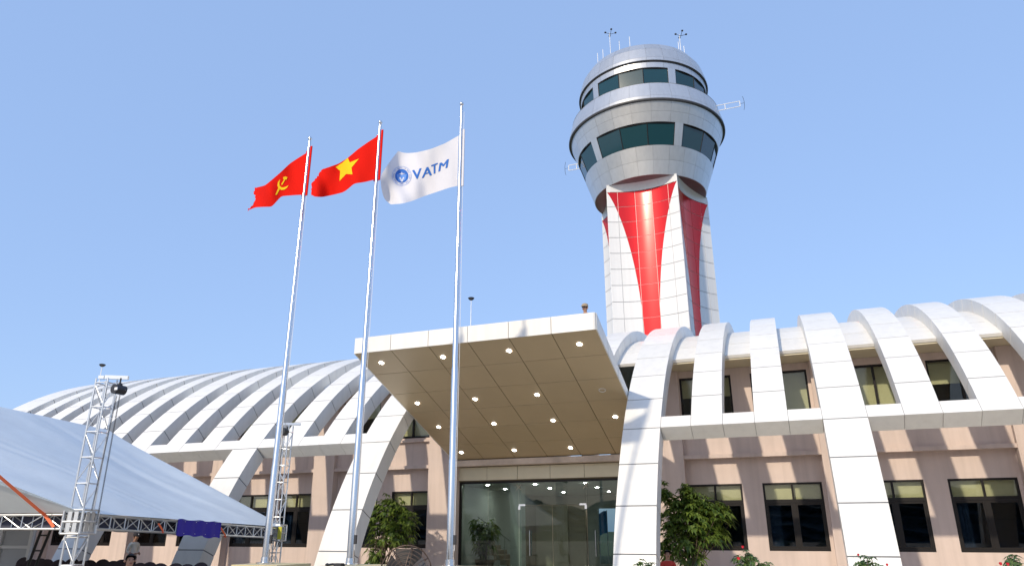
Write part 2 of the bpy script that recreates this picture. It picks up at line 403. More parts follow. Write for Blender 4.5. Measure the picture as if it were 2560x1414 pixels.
# entrance --------------------------------------------------------------
for i, (a, b) in enumerate([(-11.30, -10.21), (-10.21, -9.045), (-9.045, -7.84), (-7.84, -6.62), (-6.62, -5.43), (-5.43, -4.34)]):
    MB().box(a+.008, b-.008, 23.94, 24.1, 3.29, 3.74).obj('band_panel', M['cream'], bld)
MB().box(-11.30, -4.34, 23.96, 24.12, 3.25, 3.76).obj('band_backing', M['tanjoint'], bld)
MB().box(-11.30, -4.34, 23.58, 24.12, 3.765, 3.97).obj('ledge', M['ledge'], bld)
ef = MB(); ef.box(-11.30, -4.34, 24.0, 24.09, 3.18, 3.245); ef.box(-11.30, -11.22, 24.0, 24.09, 0, 3.18); ef.box(-4.42, -4.34, 24.0, 24.09, 0, 3.18)
ent = ef.obj('entrance_glazing', M['frame'], bld)
for a, b, z0, z1 in [(-11.22, -10.20, .02, 3.18), (-10.19, -9.04, .02, 3.18), (-9.03, -6.61, 2.44, 3.18), (-6.60, -5.42, .02, 3.18), (-5.41, -4.42, .02, 3.18)]:
    MB().box(a, b, 24.04, 24.052, z0, z1).obj('pane', M['shop'], ent)
for a, b, hx in [(-9.02, -7.83, -8.62), (-7.81, -6.62, -7.02)]:
    MB().box(a, b, 24.04, 24.052, .02, 2.42).obj('door_leaf', M['shop'], ent)
for hx in (-8.62, -6.32):
    h = MB(); 
    for yy in (23.96, 24.13): h.tube([(hx, yy, .80), (hx, yy, 1.60)], .016, 8)
    for zz in (.92, 1.48): h.tube([(hx, 23.96, zz), (hx, 24.13, zz)], .011, 6)
    h.obj('door_handle', M['steel'], ent)
for xf, s in ((-9.03, 1), (-6.61, -1)):
    f = MB(); f.box(min(xf, xf+s*.24), max(xf, xf+s*.24), 24.02, 24.07, 2.40, 2.46); f.box(min(xf-.02*s, xf+s*.06), max(xf-.02*s, xf+s*.06), 24.018, 24.072, 2.28, 2.399)
    f.obj('patch_fitting', M['steel'], ent)
    sp = MB()
    for a, b in ((1, 1), (1, -1)): sp.tube([(xf-.09, 24.02, 3.03-.09*b), (xf+.09, 24.02, 3.03+.09*b)], .012, 6)
    sp.obj('spider_fitting', M['steel'], ent)
# lobby interior
MB().box(-11.85, -3.9, 24.12, 35, 3.20, 3.30).obj('lobby_ceiling', M['lobby'], bld)
MB().box(-11.85, -3.9, 24.1, 35, 0.0, .02).obj('lobby_floor', M['lobby'], bld)
pa, pb = onY(1300, 1262, 28), onY(1462, 1262, 28)
MB().box(pa.x, pb.x, 28, 28.3, .02, pa.z).obj('lobby_partition', M['brown'], bld)
pc, pd_ = onY(1340, 1262, 27.9), onY(1418, 1262, 27.9)
MB().box(pc.x, pd_.x, 27.9, 27.995, .02, pa.z-.01).obj('lobby_partition_panel', mat('tan_partition', (.46, .38, .30), .6), bld)
MB().box(-10.2, -9.75, 26.2, 26.65, .02, 3.20).obj('lobby_column', M['lobby'], bld)
mb = MB(); oa, ob = onY(1497, 1300, 35), onY(1560, 1300, 35)
wall_holes(mb, -11.85, -3.9, 0, 3.6, 34.9, 35.1, [(oa.x, min(ob.x, -4.0), .1, onY(1500, 1270, 35).z)]); mb.obj('lobby_rear_wall', M['lobby'], bld)
st = MB()
for i in range(14): st.box(-10.3-.27*i, -10.05-.27*i+.02, 26.8, 28.2, .17*i+.02, .17*i+.2)
stair = st.obj('staircase', M['brown'], bld)
sr = MB(); sr.tube([(-10.1, 26.8, 1.0), (-11.8, 26.8, 2.1)], .025, 6)
for i in range(7): sr.tube([(-10.1-.28*i, 26.8, .1+.17*i), (-10.1-.28*i, 26.8, 1.0+.181*i)], .012, 6)
sr.obj('railing', M['steel'], stair)
ll = MB().lathe([(.001, 0), (.05, 0), (.058, .01)], n=14).mesh('lobby_light', emit('lobby_lamp', (1, .95, .86), 320))
for px, py in [(1219, 1212), (1263, 1222), (1301, 1232), (1338, 1210), (1375, 1220), (1409, 1230), (1347, 1243), (1219, 1245), (1462, 1207), (1493, 1218), (1522, 1228), (1449, 1241), (1483, 1251), (1507, 1258)]:
    p = onZ(px, py, 3.185)
    if p.y < 34.6: link('lobby_light', ll, bld, p)

# ------------------------------------------------------------------ control tower
TX, TY = XM+.06, 49.6
SIDE, APO, CDEP = 5.1, 3.51, .6
ZB, ZT = 0.0, 24.98
tower = thing('control_tower', (TX, TY, 0), 'tall control tower with red and white concave shaft and round silver cab', 'tower')
def fr(t):
    t = min(max(t, 0), 1); return .39*(1-(1-t)**2)**.8
def side_pt(k, u, z, out=0.0):
    x = (u-.5)*SIDE; dep = CDEP*(1-(2*u-1)**2)
    # local frame: front side facing -y
    nx = -CDEP*4*(1-2*u)/SIDE                        # slope of depth
    y = -APO+dep
    nrm = Vector((nx, -1)); nrm = Vector((-(-nx), -1)).normalized()
    nrm = Vector((CDEP*4*(1-2*u)/SIDE, -1)).normalized()
    x += nrm.x*out; y += nrm.y*out
    a = 2*math.pi*k/5
    return Vector((TX+x*math.cos(a)-y*math.sin(a), TY+x*math.sin(a)+y*math.cos(a), z))
NU = 24
for k in range(5):
    # side core: white-joint sheet with the red-joint strip as second material
    mb = MB(); V = []; zs = [ZB+(ZT-ZB)*i/30 for i in range(31)]
    ttop, tbot = ZT, 13.6
    V = [side_pt(k, i/NU, z, -.02) for z in zs for i in range(NU+1)]
    Fs = []; ms = []
    for r_ in range(30):
        for c in range(NU):
            Fs.append((r_*(NU+1)+c, r_*(NU+1)+c+1, (r_+1)*(NU+1)+c+1, (r_+1)*(NU+1)+c))
    mb.poly(V, Fs)
    # coved top between the concave panel and the straight head of the side
    A, Bp = side_pt(k, 0, 0), side_pt(k, 1, 0)
    CV = []
    for s_ in range(7):
        q = s_/6; ou = 1-math.cos(q*math.pi/2); up = math.sin(q*math.pi/2)
        for i in range(NU+1):
            u = i/NU; pi_ = side_pt(k, u, 0, -.012); po = A.lerp(Bp, u)
            p = pi_.lerp(po, ou); CV.append((p.x, p.y, ZT+.05+.55*up))
    mb.poly(CV, [(s_*(NU+1)+c, s_*(NU+1)+c+1, (s_+1)*(NU+1)+c+1, (s_+1)*(NU+1)+c) for s_ in range(6) for c in range(NU)], 1)
    core = mb.obj('shaft_side', [M['tilejoint'], M['tile']], tower, smooth=False); auto_smooth(core, 50)
    cols = [0, .14, .38, .62, .86, 1]
    rows = [ZT]; z = 22.21+1.6+.0
    while z > ZB: rows.append(z); z -= 1.21
    rows.append(ZB)
    for ri in range(len(rows)-1):
        zt_, zb_ = rows[ri]-.018, rows[ri+1]+.018
        if zt_-zb_ < .05: continue
        vis = zt_ > 12.5 and k in (0, 1, 4)
        for ci in range(5):
            c0, c1 = cols[ci]+.004*(ci > 0), cols[ci+1]-.004*(ci < 4)
            for reg in ('wl', 'red', 'wr'):
                S = []
                NS = 6
                for q in range(NS+1):
                    z_ = zt_+(zb_-zt_)*q/NS; t = (ZT-z_)/(ZT-tbot); f_ = fr(t)
                    lo, hi = {'wl': (0, f_-.0012), 'red': (f_+.0012, 1-f_-.0012), 'wr': (1-f_+.0012, 1)}[reg]
                    a, b = max(lo, c0), min(hi, c1)
                    if b-a > .002: S.append((z_, a, b))
                if len(S) < 2: continue
                mb = MB(); V = []; NC = 4
                for z_, a, b in S:
                    V += [side_pt(k, a+(b-a)*i/NC, z_, .02) for i in range(NC+1)]
                n1 = NC+1
                Fs = [(q*n1+i, q*n1+i+1, (q+1)*n1+i+1, (q+1)*n1+i) for q in range(len(S)-1) for i in range(NC)]
                L = len(V)
                for z_, a, b in S: V += [side_pt(k, a, z_, -.025), side_pt(k, b, z_, -.025)]
                for q in range(len(S)-1):
                    Fs += [(q*n1, (q+1)*n1, L+2*q+2, L+2*q), (q*n1+NC, L+2*q+1, L+2*q+3, (q+1)*n1+NC)]
                mb.poly(V, Fs)
                o = mb.obj('red_panel' if reg == 'red' else 'white_panel', M['red'] if reg == 'red' else M['tile'], core); auto_smooth(o, 40); fix_normals(o)
    # pier tip at the corner
    p0 = side_pt(k, 0, ZT); c_ = Vector((TX, TY, ZT)); d_ = (p0-c_).normalized()
    q1 = side_pt(k, .045, ZT, .02); q2 = side_pt(k-1, .955, ZT, .02); p_ = p0+d_*.03; qi = p0-d_*.35
    MB().poly([p_, q1, qi, q2, (p_.x, p_.y, ZT+.38)], [(0, 1, 4), (1, 2, 4), (2, 3, 4), (3, 0, 4)]).obj('pier_tip', M['tile'], tower)
# red joint backing strips (pinkish joints between the red panels)
for k in range(5):
    mb = MB(); V = []; NZ = 30
    for q in range(NZ+1):
        z_ = 13.2+(ZT-13.2)*q/NZ; f_ = fr((ZT-z_)/(ZT-13.6))
        V += [side_pt(k, f_+(1-2*f_)*i/12, z_, -.008) for i in range(13)]
    mb.poly(V, [(q*13+i, q*13+i+1, (q+1)*13+i+1, (q+1)*13+i) for q in range(NZ) for i in range(12)])
    o = mb.obj('red_backing', M['redjoint'], tower); auto_smooth(o, 50)
# cab
NPN = 25
def ring(name, pts, mt=M['silver'], jm=M['silverjoint'], n=NPN, off=0.0, gap=.012):
    """pts: outline (r,z) from bottom to top; one panel row between each pair"""
    prof = [(r-.03, z) for r, z in pts]
    core = MB().lathe(prof, (0, 0, 0), 75).obj(name, jm, tower, (TX, TY, 0), local=True, smooth=True)
    for (r0, z0), (r1, z1) in zip(pts[:-1], pts[1:]):
        mb = MB(); ha = math.pi/n; V = []; ns = 4
        dz = Vector((r1-r0, z1-z0)).normalized()*gap/2
        for (r, z, s) in ((r0+dz.x, z0+dz.y, 1), (r1-dz.x, z1-dz.y, 1)):
            for dd in (0, -.05):
                for i in range(ns+1):
                    a = (-ha+gap/2/r)+(2*ha-gap/r)*i/ns
                    V.append(((r+dd)*math.sin(a), -(r+dd)*math.cos(a), z))
        n1 = ns+1
        Fs = [(i, i+1, 2*n1+i+1, 2*n1+i) for i in range(ns)]+[(n1+i+1, n1+i, i, i+1)[::-1] for i in range(ns)]+[(2*n1+i, 2*n1+i+1, 3*n1+i+1, 3*n1+i) for i in range(ns)]
        Fs += [(0, 2*n1, 3*n1, n1), (ns, n1+ns, 3*n1+ns, 2*n1+ns)]
        mb.poly(V, Fs); me = mb.mesh('cab_panel', mt)
        bm = bmesh.new(); bm.from_mesh(me); bmesh.ops.recalc_face_normals(bm, faces=bm.faces); bm.to_mesh(me); bm.free()
        me.polygons.foreach_set('use_smooth', [True]*len(me.polygons)); me.set_sharp_from_angle(angle=R(40))
        for i in range(n): link('cab_panel', me, core, (TX, TY, 0), (0, 0, 2*math.pi*(i+.5)/n+off))
    return core
low = ring('lower_cone', [(4.2, 25.50), (4.52, 26.5), (4.86, 27.5)])
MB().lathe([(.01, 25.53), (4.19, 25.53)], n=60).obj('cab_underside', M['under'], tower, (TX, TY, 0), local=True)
ring('upper_cone', [(5.38, 29.08), (5.64, 29.8), (5.90, 30.50)])
MB().lathe([(5.80, 30.47), (6.03, 30.47), (6.07, 30.53), (6.07, 30.60), (5.95, 30.60)], n=90).obj('walkway_rim', M['rim'], tower, (TX, TY, 0), local=True)
ring('parapet', [(6.06, 30.61), (6.03, 30.85), (5.72, 32.10)])
MB().lathe([(5.74, 32.10), (5.60, 32.10), (5.60, 31.2), (4.8, 31.2)], n=75).obj('walkway', M['silver'], tower, (TX, TY, 0), local=True)
ring('cab_head', [(4.96, 33.98), (4.99, 34.42)])
MB().lathe([(4.9, 34.43), (5.08, 34.46), (5.13, 34.50), (4.9, 34.55)], n=90).obj('roof_shadow_ring', M['rim'], tower, (TX, TY, 0), local=True)  # dark ring paints in the shadow gap below the roof band
ring('roof_band', [(5.13, 34.51), (5.09, 34.80), (4.84, 35.75), (4.36, 36.50)])
MB().lathe([(.01, 36.45), (4.36, 36.49)], n=60).obj('roof_disc', M['silver'], tower, (TX, TY, 0), local=True)
MB().lathe([(3.6, 27.2), (4.0, 29.2), (4.0, 29.25)], n=30).obj('cab_core', M['dark'], tower, (TX, TY, 0), local=True)
MB().lathe([(4.2, 31.0), (4.2, 34.3)], n=30).obj('cab_core', M['dark'], tower, (TX, TY, 0), local=True)
def cyl(r, a, z): return Vector((TX+r*math.sin(a), TY-r*math.cos(a), z))
def cab_windows(r0, z0, r1, z1, sills):
    ga, pa_ = R(65.2), R(6.8)
    for k in range(5):
        ac = 2*math.pi*k/5
        # pillar
        mb = MB(); V = []
        for (r, z) in ((r0, z0), (r1, z1)):
            for dd in (.01, -.25):
                for s_ in (-1, 0, 1): V.append(cyl(r+dd, ac+R(36)+s_*pa_/2, z))
        mb.poly(V, [(0, 1, 7, 6), (1, 2, 8, 7), (3, 0, 6, 9), (2, 5, 11, 8), (4, 3, 9, 10), (5, 4, 10, 11)])
        o = mb.obj('pillar', M['silver'], tower); fix_normals(o)
        fm = MB(); a0 = ac-ga/2
        for i in range(4):
            a = a0+ga*i/3; fm.tube([cyl(r0-.05, a, z0), cyl(r1-.05, a, z1)], .035, 6)
        for i in range(3):
            for (r, z) in ((r0-.05, z0+.03), (r1-.05, z1-.03)):
                fm.tube([cyl(r, a0+ga*i/3, z), cyl(r, a0+ga*(i+1)/3, z)], .05, 6)
        wf = fm.obj('window_frame', M['frame'], tower)
        for i in range(3):
            A1, A2 = a0+ga*i/3, a0+ga*(i+1)/3
            MB().poly([cyl(r0-.05, A1, z0), cyl(r0-.05, A2, z0), cyl(r1-.05, A2, z1), cyl(r1-.05, A1, z1)], [(0, 1, 2, 3)]).obj('pane', M['cabglass'], wf)
cab_windows(4.86, 27.5, 5.38, 29.08, None)
cab_windows(4.86, 31.2, 4.96, 33.98, None)
# antennas on the tower
def rod(name, px, py0, py1, Y, r, mt, parent=tower):
    a = onY(px, py0, Y); b = onY(px, py1, Y); zb = 36.46
    return MB().tube([(b.x, Y, zb), (b.x, Y, a.z)], r, 6).obj(name, mt, parent), a
for px, y1, y0, Y in [(1494.5, 150, 133, 47.5), (1508, 145, 124, 48.2), (1549, 123, 101, 48.6), (1575, 117, 92, 48.2), (1697, 122, 103, 48.4), (1711, 130, 115, 47.8)]:
    rod('whip_antenna', px, y0, y1, Y, .028, M['whitepaint'])
for px, y0, Y in [(1526, 82, 47.8), (1702, 86, 48.0)]:
    o, top = rod('lamp_mast', px, y0, 125, Y, .026, M['whitepaint'])
    for i in range(4):
        a = math.pi/2*i+.4; c = (top.x+.42*math.cos(a), top.y+.42*math.sin(a), top.z)
        mb = MB().tube([(top.x, top.y, top.z-.15), (c[0], c[1], c[2]-.02)], .018, 5); mb.ball(c, .09, 8, sz=.75); mb.obj('lamp_head', M['bolt'], o)
def side_arm(sx, z, x0, x1):
    mb = MB(); y = TY-1.0; r = .03
    mb.tube([(x0, y, z), (x1, y, z)], r, 6); mb.tube([(x0, y, z+.45), (x1, y, z+.45)], r, 6)
    mb.tube([(x1, y, z), (x1, y, z+.45)], r, 6); mb.tube([((x0+x1)/2-.2*sx, y, z), ((x0+x1)/2-.2*sx, y, z+.45)], r, 6)
    o = mb.obj('antenna_bracket', M['whitepaint'], tower)
    MB().tube([(x1+sx*.18+sx*.14*math.cos(a), y, z+.22+.62*math.sin(a)) for a in [R(t) for t in range(-70, 71, 20)]], .014, 5).tube([(x1, y, z+.22), (x1+sx*.32, y, z+.22)], .014, 5).obj('antenna_loop', M['bolt'], o)
side_arm(1, 31.5, TX+5.6, TX+7.35); side_arm(-1, 28.75, TX-5.2, TX-6.1)

# ------------------------------------------------------------------ lightning rods and person on the roof
def rod_thing(px, py, Y, label):
    p = onY(px, py, Y); zb = ZC+math.sqrt((RO-.42)**2-(YC-Y)**2); t = thing('lightning_rod', (p.x, Y, zb), label, 'lightning rod')
    MB().tube([(p.x, Y, zb-.02), (p.x, Y, p.z)], [.035, .015], 6).obj('mast', M['whitepaint'], t)
    MB().lathe([(.001, -.10), (.10, -.06), (.16, .02), (.12, .05), (.001, .06)], (p.x, Y, p.z), 14).obj('rod_head', M['bolt'], t)
rod_thing(1178, 746, YC, 'thin lightning rod with disc head on the roof behind the canopy')
rod_thing(256, 912, 25.2, 'lightning rod head above the far left end of the vaulted roof')

# ------------------------------------------------------------------ flagpoles and flags
PY = 11.4
def z8(x, y): return (580+x/4.129, 230+y/4.129)
pole_x = [-9.29, -7.458, -5.513]; ZTOP = 9.88; ZPED = 1.03
pl = ['leftmost flagpole, carrying the red flag with hammer and sickle', 'middle flagpole, carrying the red flag with yellow star', 'rightmost flagpole, carrying the white flag with blue lettering']
pedl = ['cream pedestal block under the leftmost flagpole', 'cream pedestal block under the middle flagpole', 'cream pedestal block under the rightmost flagpole']
for i, x in enumerate(pole_x):
    pd = MB().box(x-.30, x+.62, PY-.45, PY+.45, 0, ZPED-.06).box(x-.34, x+.66, PY-.49, PY+.49, ZPED-.06, ZPED).obj('pedestal', M['stone'], None, (x, PY, 0)); tag(pd, pedl[i], 'pedestal', 'flagpole pedestals')
    t = thing('flagpole', (x, PY, ZPED), pl[i], 'flagpole', 'flagpoles in front of the canopy')
    secs = [(ZPED, .066), (2.75, .066), (2.80, .060), (4.35, .060), (4.42, .052), (6.15, .052), (6.25, .044), (8.2, .044), (8.25, .036), (ZTOP, .032)]
    mb = MB().lathe([(r, z) for z, r in secs]+[(.001, ZTOP)], (x, PY, 0), 20); o = mb.obj('pole', M['steel'], t, (x, PY, 0)); auto_smooth(o, 30)
    MB().lathe([(.001, ZTOP), (.028, ZTOP), (.03, ZTOP+.03), (.018, ZTOP+.05)], (x, PY, 0), 12).ball((x, PY, ZTOP+.085), .045).obj('finial', M['steel'], t, (x, PY, ZTOP), smooth=True)
    MB().lathe([(.16, ZPED), (.16, ZPED+.025), (.08, ZPED+.03), (.075, ZPED+.12)], (x, PY, 0), 16).obj('base_flange', M['steel'], t, (x, PY, ZPED))
    MB().tube([(x+.075, PY, ZPED+.25), (x+.085, PY, 5), (x+.06, PY, ZTOP-.12)], .004, 5).obj('halyard', M['whitepaint'], t)
    MB().box(x+.06, x+.10, PY-.02, PY+.02, ZPED+.35, ZPED+.5).obj('cleat', M['bolt'], t)
rp = MB().tube([(pole_x[1]-.25+.05*k+.02*math.sin(k*2.1), PY-.40+.05*math.cos(k*1.7), ZPED+.02+.012*(k % 2)) for k in range(9)], .02, 6).box(pole_x[1]-.02, pole_x[1]+.12, PY-.46, PY-.36, ZPED, ZPED+.05)
tag(rp.obj('cable_clamp', M['bolt'], None, (pole_x[1]-.2, PY-.4, ZPED)), 'dark cable and clamp lying on the middle pedestal', 'cable')

def interp(P, t):
    P = np.array(P, float); d = np.r_[0, np.cumsum(np.hypot(*np.diff(P, axis=0).T))]; d /= d[-1]
    return np.array([np.interp(t, d, P[:, 0]), np.interp(t, d, P[:, 1])])
def smooth_pts(P, n=40):
    t = np.linspace(0, 1, n); Q = np.array([interp(P, a) for a in t])
    for _ in range(3): Q[1:-1] = (Q[:-2]+2*Q[1:-1]+Q[2:])/4
    return [tuple(q) for q in Q]
def wave(i, px, py):
    hx = [772, 945, 1143][i]; s = max(0, (hx-px)/170.0); v = (py-350)/150.0
    ph = [.6, 2.0, 3.4][i]
    return s*(.20*math.sin(5.6*s+2.2*v+ph)+.11*math.sin(11*s-3.4*v+ph*2)+.045*math.sin(21*s+6*v))-.2*s
def fpt(i, px, py, off=0): return onY(px, py, PY+wave(i, px, py)-off)
flags = [
 dict(top=[(790, 615), (700, 670), (600, 735), (500, 830), (430, 890), (340, 965), (235, 990)], fly=[(235, 990), (230, 1040), (245, 1100), (215, 1160), (160, 1225)],
      bot=[(735, 1060), (640, 1065), (510, 1075), (460, 1130), (410, 1185), (330, 1185), (240, 1190), (160, 1225)], hoist=[(790, 615), (735, 1060)], m='flagred', label='frayed red flag with yellow hammer and sickle'),
 dict(top=[(1505, 452), (1400, 520), (1300, 590), (1195, 680), (1100, 740), (1000, 775), (925, 800)], fly=[(925, 800), (900, 850), (850, 910), (818, 950), (820, 1070)],
      bot=[(1470, 905), (1370, 930), (1260, 945), (1200, 1000), (1150, 1035), (1050, 1060), (930, 1085), (850, 1080), (820, 1070)], hoist=[(1505, 452), (1470, 905)], m='flagred', label='red flag with a large yellow star'),
 dict(top=[(2340, 450), (2200, 530), (2050, 590), (1900, 625), (1800, 632), (1750, 622), (1715, 610)], fly=[(1715, 610), (1650, 690), (1580, 790), (1530, 870), (1540, 990), (1570, 1110), (1640, 1160)],
      bot=[(2325, 970), (2250, 985), (2150, 1020), (2000, 1070), (1850, 1130), (1750, 1155), (1640, 1163)], hoist=[(2340, 450), (2325, 970)], m='flagwhite', label='white flag with blue lettering and round blue emblem')]
fobj = []
for i, f in enumerate(flags):
    NUx, NVx = 44, 26
    top, bot, fly = smooth_pts(f['top'], NUx+1), smooth_pts(f['bot'], NUx+1), smooth_pts(f['fly'], NVx+1)
    ho = [tuple(interp(f['hoist'], k/NVx)) for k in range(NVx+1)]
    V = []
    for b_ in range(NVx+1):
        v = b_/NVx
        for a_ in range(NUx+1):
            u = a_/NUx
            q = (1-v)*np.array(top[a_])+v*np.array(bot[a_])+(1-u)*np.array(ho[b_])+u*np.array(fly[b_])-((1-u)*(1-v)*np.array(top[0])+u*(1-v)*np.array(top[-1])+(1-u)*v*np.array(bot[0])+u*v*np.array(bot[-1]))
            if u > .97 and i < 2: q = q+rng.normal(0, 5, 2)
            px, py = z8(*q); V.append(fpt(i, px, py))
    mb = MB().poly(V, [(b_*(NUx+1)+a_, b_*(NUx+1)+a_+1, (b_+1)*(NUx+1)+a_+1, (b_+1)*(NUx+1)+a_) for b_ in range(NVx) for a_ in range(NUx)])
    base = fpt(i, *z8(*f['hoist'][1]))
    o = mb.obj('flag', M[f['m']], None, base, smooth=True); tag(o, f['label'], 'flag'); fobj.append(o)
    zt_, zb_ = V[0].z, V[NVx*(NUx+1)].z
    x = pole_x[i]
    hb = MB().box(x+.045, x+.085, PY-.012, PY+.012, zb_-.02, zt_+.12); hb.box(x-.10, x+.05, PY+.04, PY+.046, zb_, zt_+.05) if i < 2 else hb.box(x-.06, x+.05, PY+.04, PY+.046, zb_, zt_)
    hb.obj('hoist_band', M[f['m']], o)
def decal(i, polys, mt, name, off=.006, zoomed=True, maxlen=9, parent=None):
    """print on flag i: polygons given in picture coordinates, laid on the cloth"""
    bm = bmesh.new()
    for P in polys:
        vs = [bm.verts.new(((*z8(*p), 0) if zoomed else (*p, 0))) for p in P]
        bm.faces.new(vs)
    bmesh.ops.triangulate(bm, faces=bm.faces)
    for _ in range(6):
        L = [e for e in bm.edges if e.calc_length() > maxlen]
        if not L: break
        bmesh.ops.subdivide_edges(bm, edges=L, cuts=1); bmesh.ops.triangulate(bm, faces=[f for f in bm.faces if len(f.verts) > 3])
    for v in bm.verts: v.co = fpt(i, v.co.x, v.co.y, off)-W[(parent or fobj[i]).name]
    me = bpy.data.meshes.new(name); bm.to_mesh(me); bm.free(); me.materials.append(M[mt])
    o = bpy.data.objects.new(name, me); COL.objects.link(o); o.parent = parent or fobj[i]; W[o.name] = W[(parent or fobj[i]).name]
    return o
def seg_arc(cx, cy, r0, r1, a0, a1, n=14):
    """crescent quads between r0(a) and r1(a)"""
    return [(cx+r0*math.cos(R(a0+(a1-a0)*k/n)), cy+r0*math.sin(R(a0+(a1-a0)*k/n))) for k in range(n+1)]+[(cx+r1*math.cos(R(a0+(a1-a0)*k/n)), cy+r1*math.sin(R(a0+(a1-a0)*k/n))) for k in range(n, -1, -1)]
decal(1, [[(1195, 680), (1216, 727), (1310, 688), (1233, 780), (1243, 850), (1178, 846), (1110, 918), (1117, 815), (1070, 776), (1142, 728)]], 'yellow', 'star')
sick = []
n = 16
out = [(498, 900), (474, 930), (468, 965), (480, 995), (510, 1012), (545, 1006), (570, 985), (584, 962)]
inn = [(584, 962), (560, 975), (535, 984), (510, 984), (494, 968), (489, 945), (493, 920), (498, 900)]
decal(0, [out+inn[1:-1], [(478, 990), (492, 1008), (462, 1062), (447, 1060)]], 'yellow', 'sickle')
decal(0, [[(529, 878), (555, 871), (572, 880), (565, 902), (540, 906), (527, 895)], [(537, 903), (549, 908), (518, 960), (507, 953)]], 'yellow', 'hammer', off=.009)
circ = lambda cx, cy, r, n=36: [(cx+r*math.cos(2*math.pi*k/n), cy+r*1.03*math.sin(2*math.pi*k/n)) for k in range(n)]
EMC = (1752, 866)
em = decal(2, [circ(*EMC, 69)], 'blue', 'emblem', maxlen=5)
decal(2, [[(1700, 850), (1752, 892), (1804, 850), (1790, 905), (1752, 928), (1716, 905)]], 'lblue', 'emblem_wedge', off=.010, parent=em)
decal(2, [[(1722, 880), (1738, 878), (1754, 908), (1766, 876), (1782, 874), (1760, 926), (1748, 926)]], 'flagwhite', 'emblem_mark', off=.014, parent=em)
decal(2, [[(1715, 846), (1745, 838), (1752, 826), (1758, 838), (1790, 842), (1760, 848), (1754, 858), (1748, 850)]], 'flagwhite', 'emblem_plane', off=.014, parent=em)
decal(2, [seg_arc(*EMC, 97, 100, 0, 359.9, 60)], 'lblue', 'emblem_ring', off=.008, parent=em)
def text_polys(txt, size=1.0):
    cu = bpy.data.curves.new('t', 'FONT'); cu.body = txt; cu.size = size; cu.resolution_u = 3
    ob = bpy.data.objects.new('t', cu); COL.objects.link(ob); bpy.context.view_layer.update()
    me = bpy.data.meshes.new_from_object(ob.evaluated_get(bpy.context.evaluated_depsgraph_get()))
    V = [(v.co.x, v.co.y) for v in me.vertices]; P = [[V[k] for k in p.vertices] for p in me.polygons]
    bpy.data.objects.remove(ob); bpy.data.meshes.remove(me); bpy.data.curves.remove(cu)
    return P
def text_decal(i, txt, org, ex, ey, mt, name, off=.006, parent=None, bold=0):
    P = text_polys(txt); xs_ = [q[0] for p in P for q in p]; ys_ = [q[1] for p in P for q in p]
    x0, x1, y0, y1 = min(xs_), max(xs_), min(ys_), max(ys_)
    def mp(q): a, b = (q[0]-x0)/(x1-x0), (q[1]-y0)/(y1-y0); return (org[0]+ex[0]*a+ey[0]*b, org[1]+ex[1]*a+ey[1]*b)
    polys = [[mp(q) for q in p] for p in P]
    if bold: polys += [[(q[0]+bold*dx, q[1]+bold*dy) for q in p] for p in polys for dx, dy in ((1, -.3), (-1, .3))]
    return decal(i, polys, mt, name, off, maxlen=8, parent=parent)
for ch, o_, ex_, ey_ in [('V', (1866, 906), (90, -22), (-3, -98)), ('A', (1962, 888), (98, -30), (6, -98)), ('T', (2060, 852), (60, -22), (0, -98)), ('M', (2132, 822), (88, -42), (14, -88))]:
    text_decal(2, ch, o_, ex_, ey_, 'blue', 'letter', bold=4)
def ring_text(txt, r, a0, a1, h, flip=False):
    polys = []; n = len(txt)
    for k, ch in enumerate(txt):
        if ch == ' ': continue
        a = R(a0+(a1-a0)*(k+.5)/n); c = (EMC[0]+r*math.cos(a), EMC[1]+r*math.sin(a))
        up = (math.cos(a), math.sin(a)); rt = (-up[1], up[0])
        if flip: up = (-up[0], -up[1]); rt = (-rt[0], -rt[1])
        P = text_polys(ch, h*1.35)
        if not P: continue
        xs_ = [q[0] for p in P for q in p]; xm = (min(xs_)+max(xs_))/2
        polys += [[(c[0]+rt[0]*(q[0]-xm)+up[0]*(q[1]-h*.45), c[1]+rt[1]*(q[0]-xm)+up[1]*(q[1]-h*.45)) for q in p] for p in P]
    decal(2, polys, 'blue', 'emblem_lettering', off=.007, maxlen=30, parent=em)
ring_text('TỔNG CÔNG TY QUẢN LÝ BAY VIỆT NAM', 83, 118, 422, 14)
ring_text('• VATM •', 83, 112, 68, 14, flip=True)

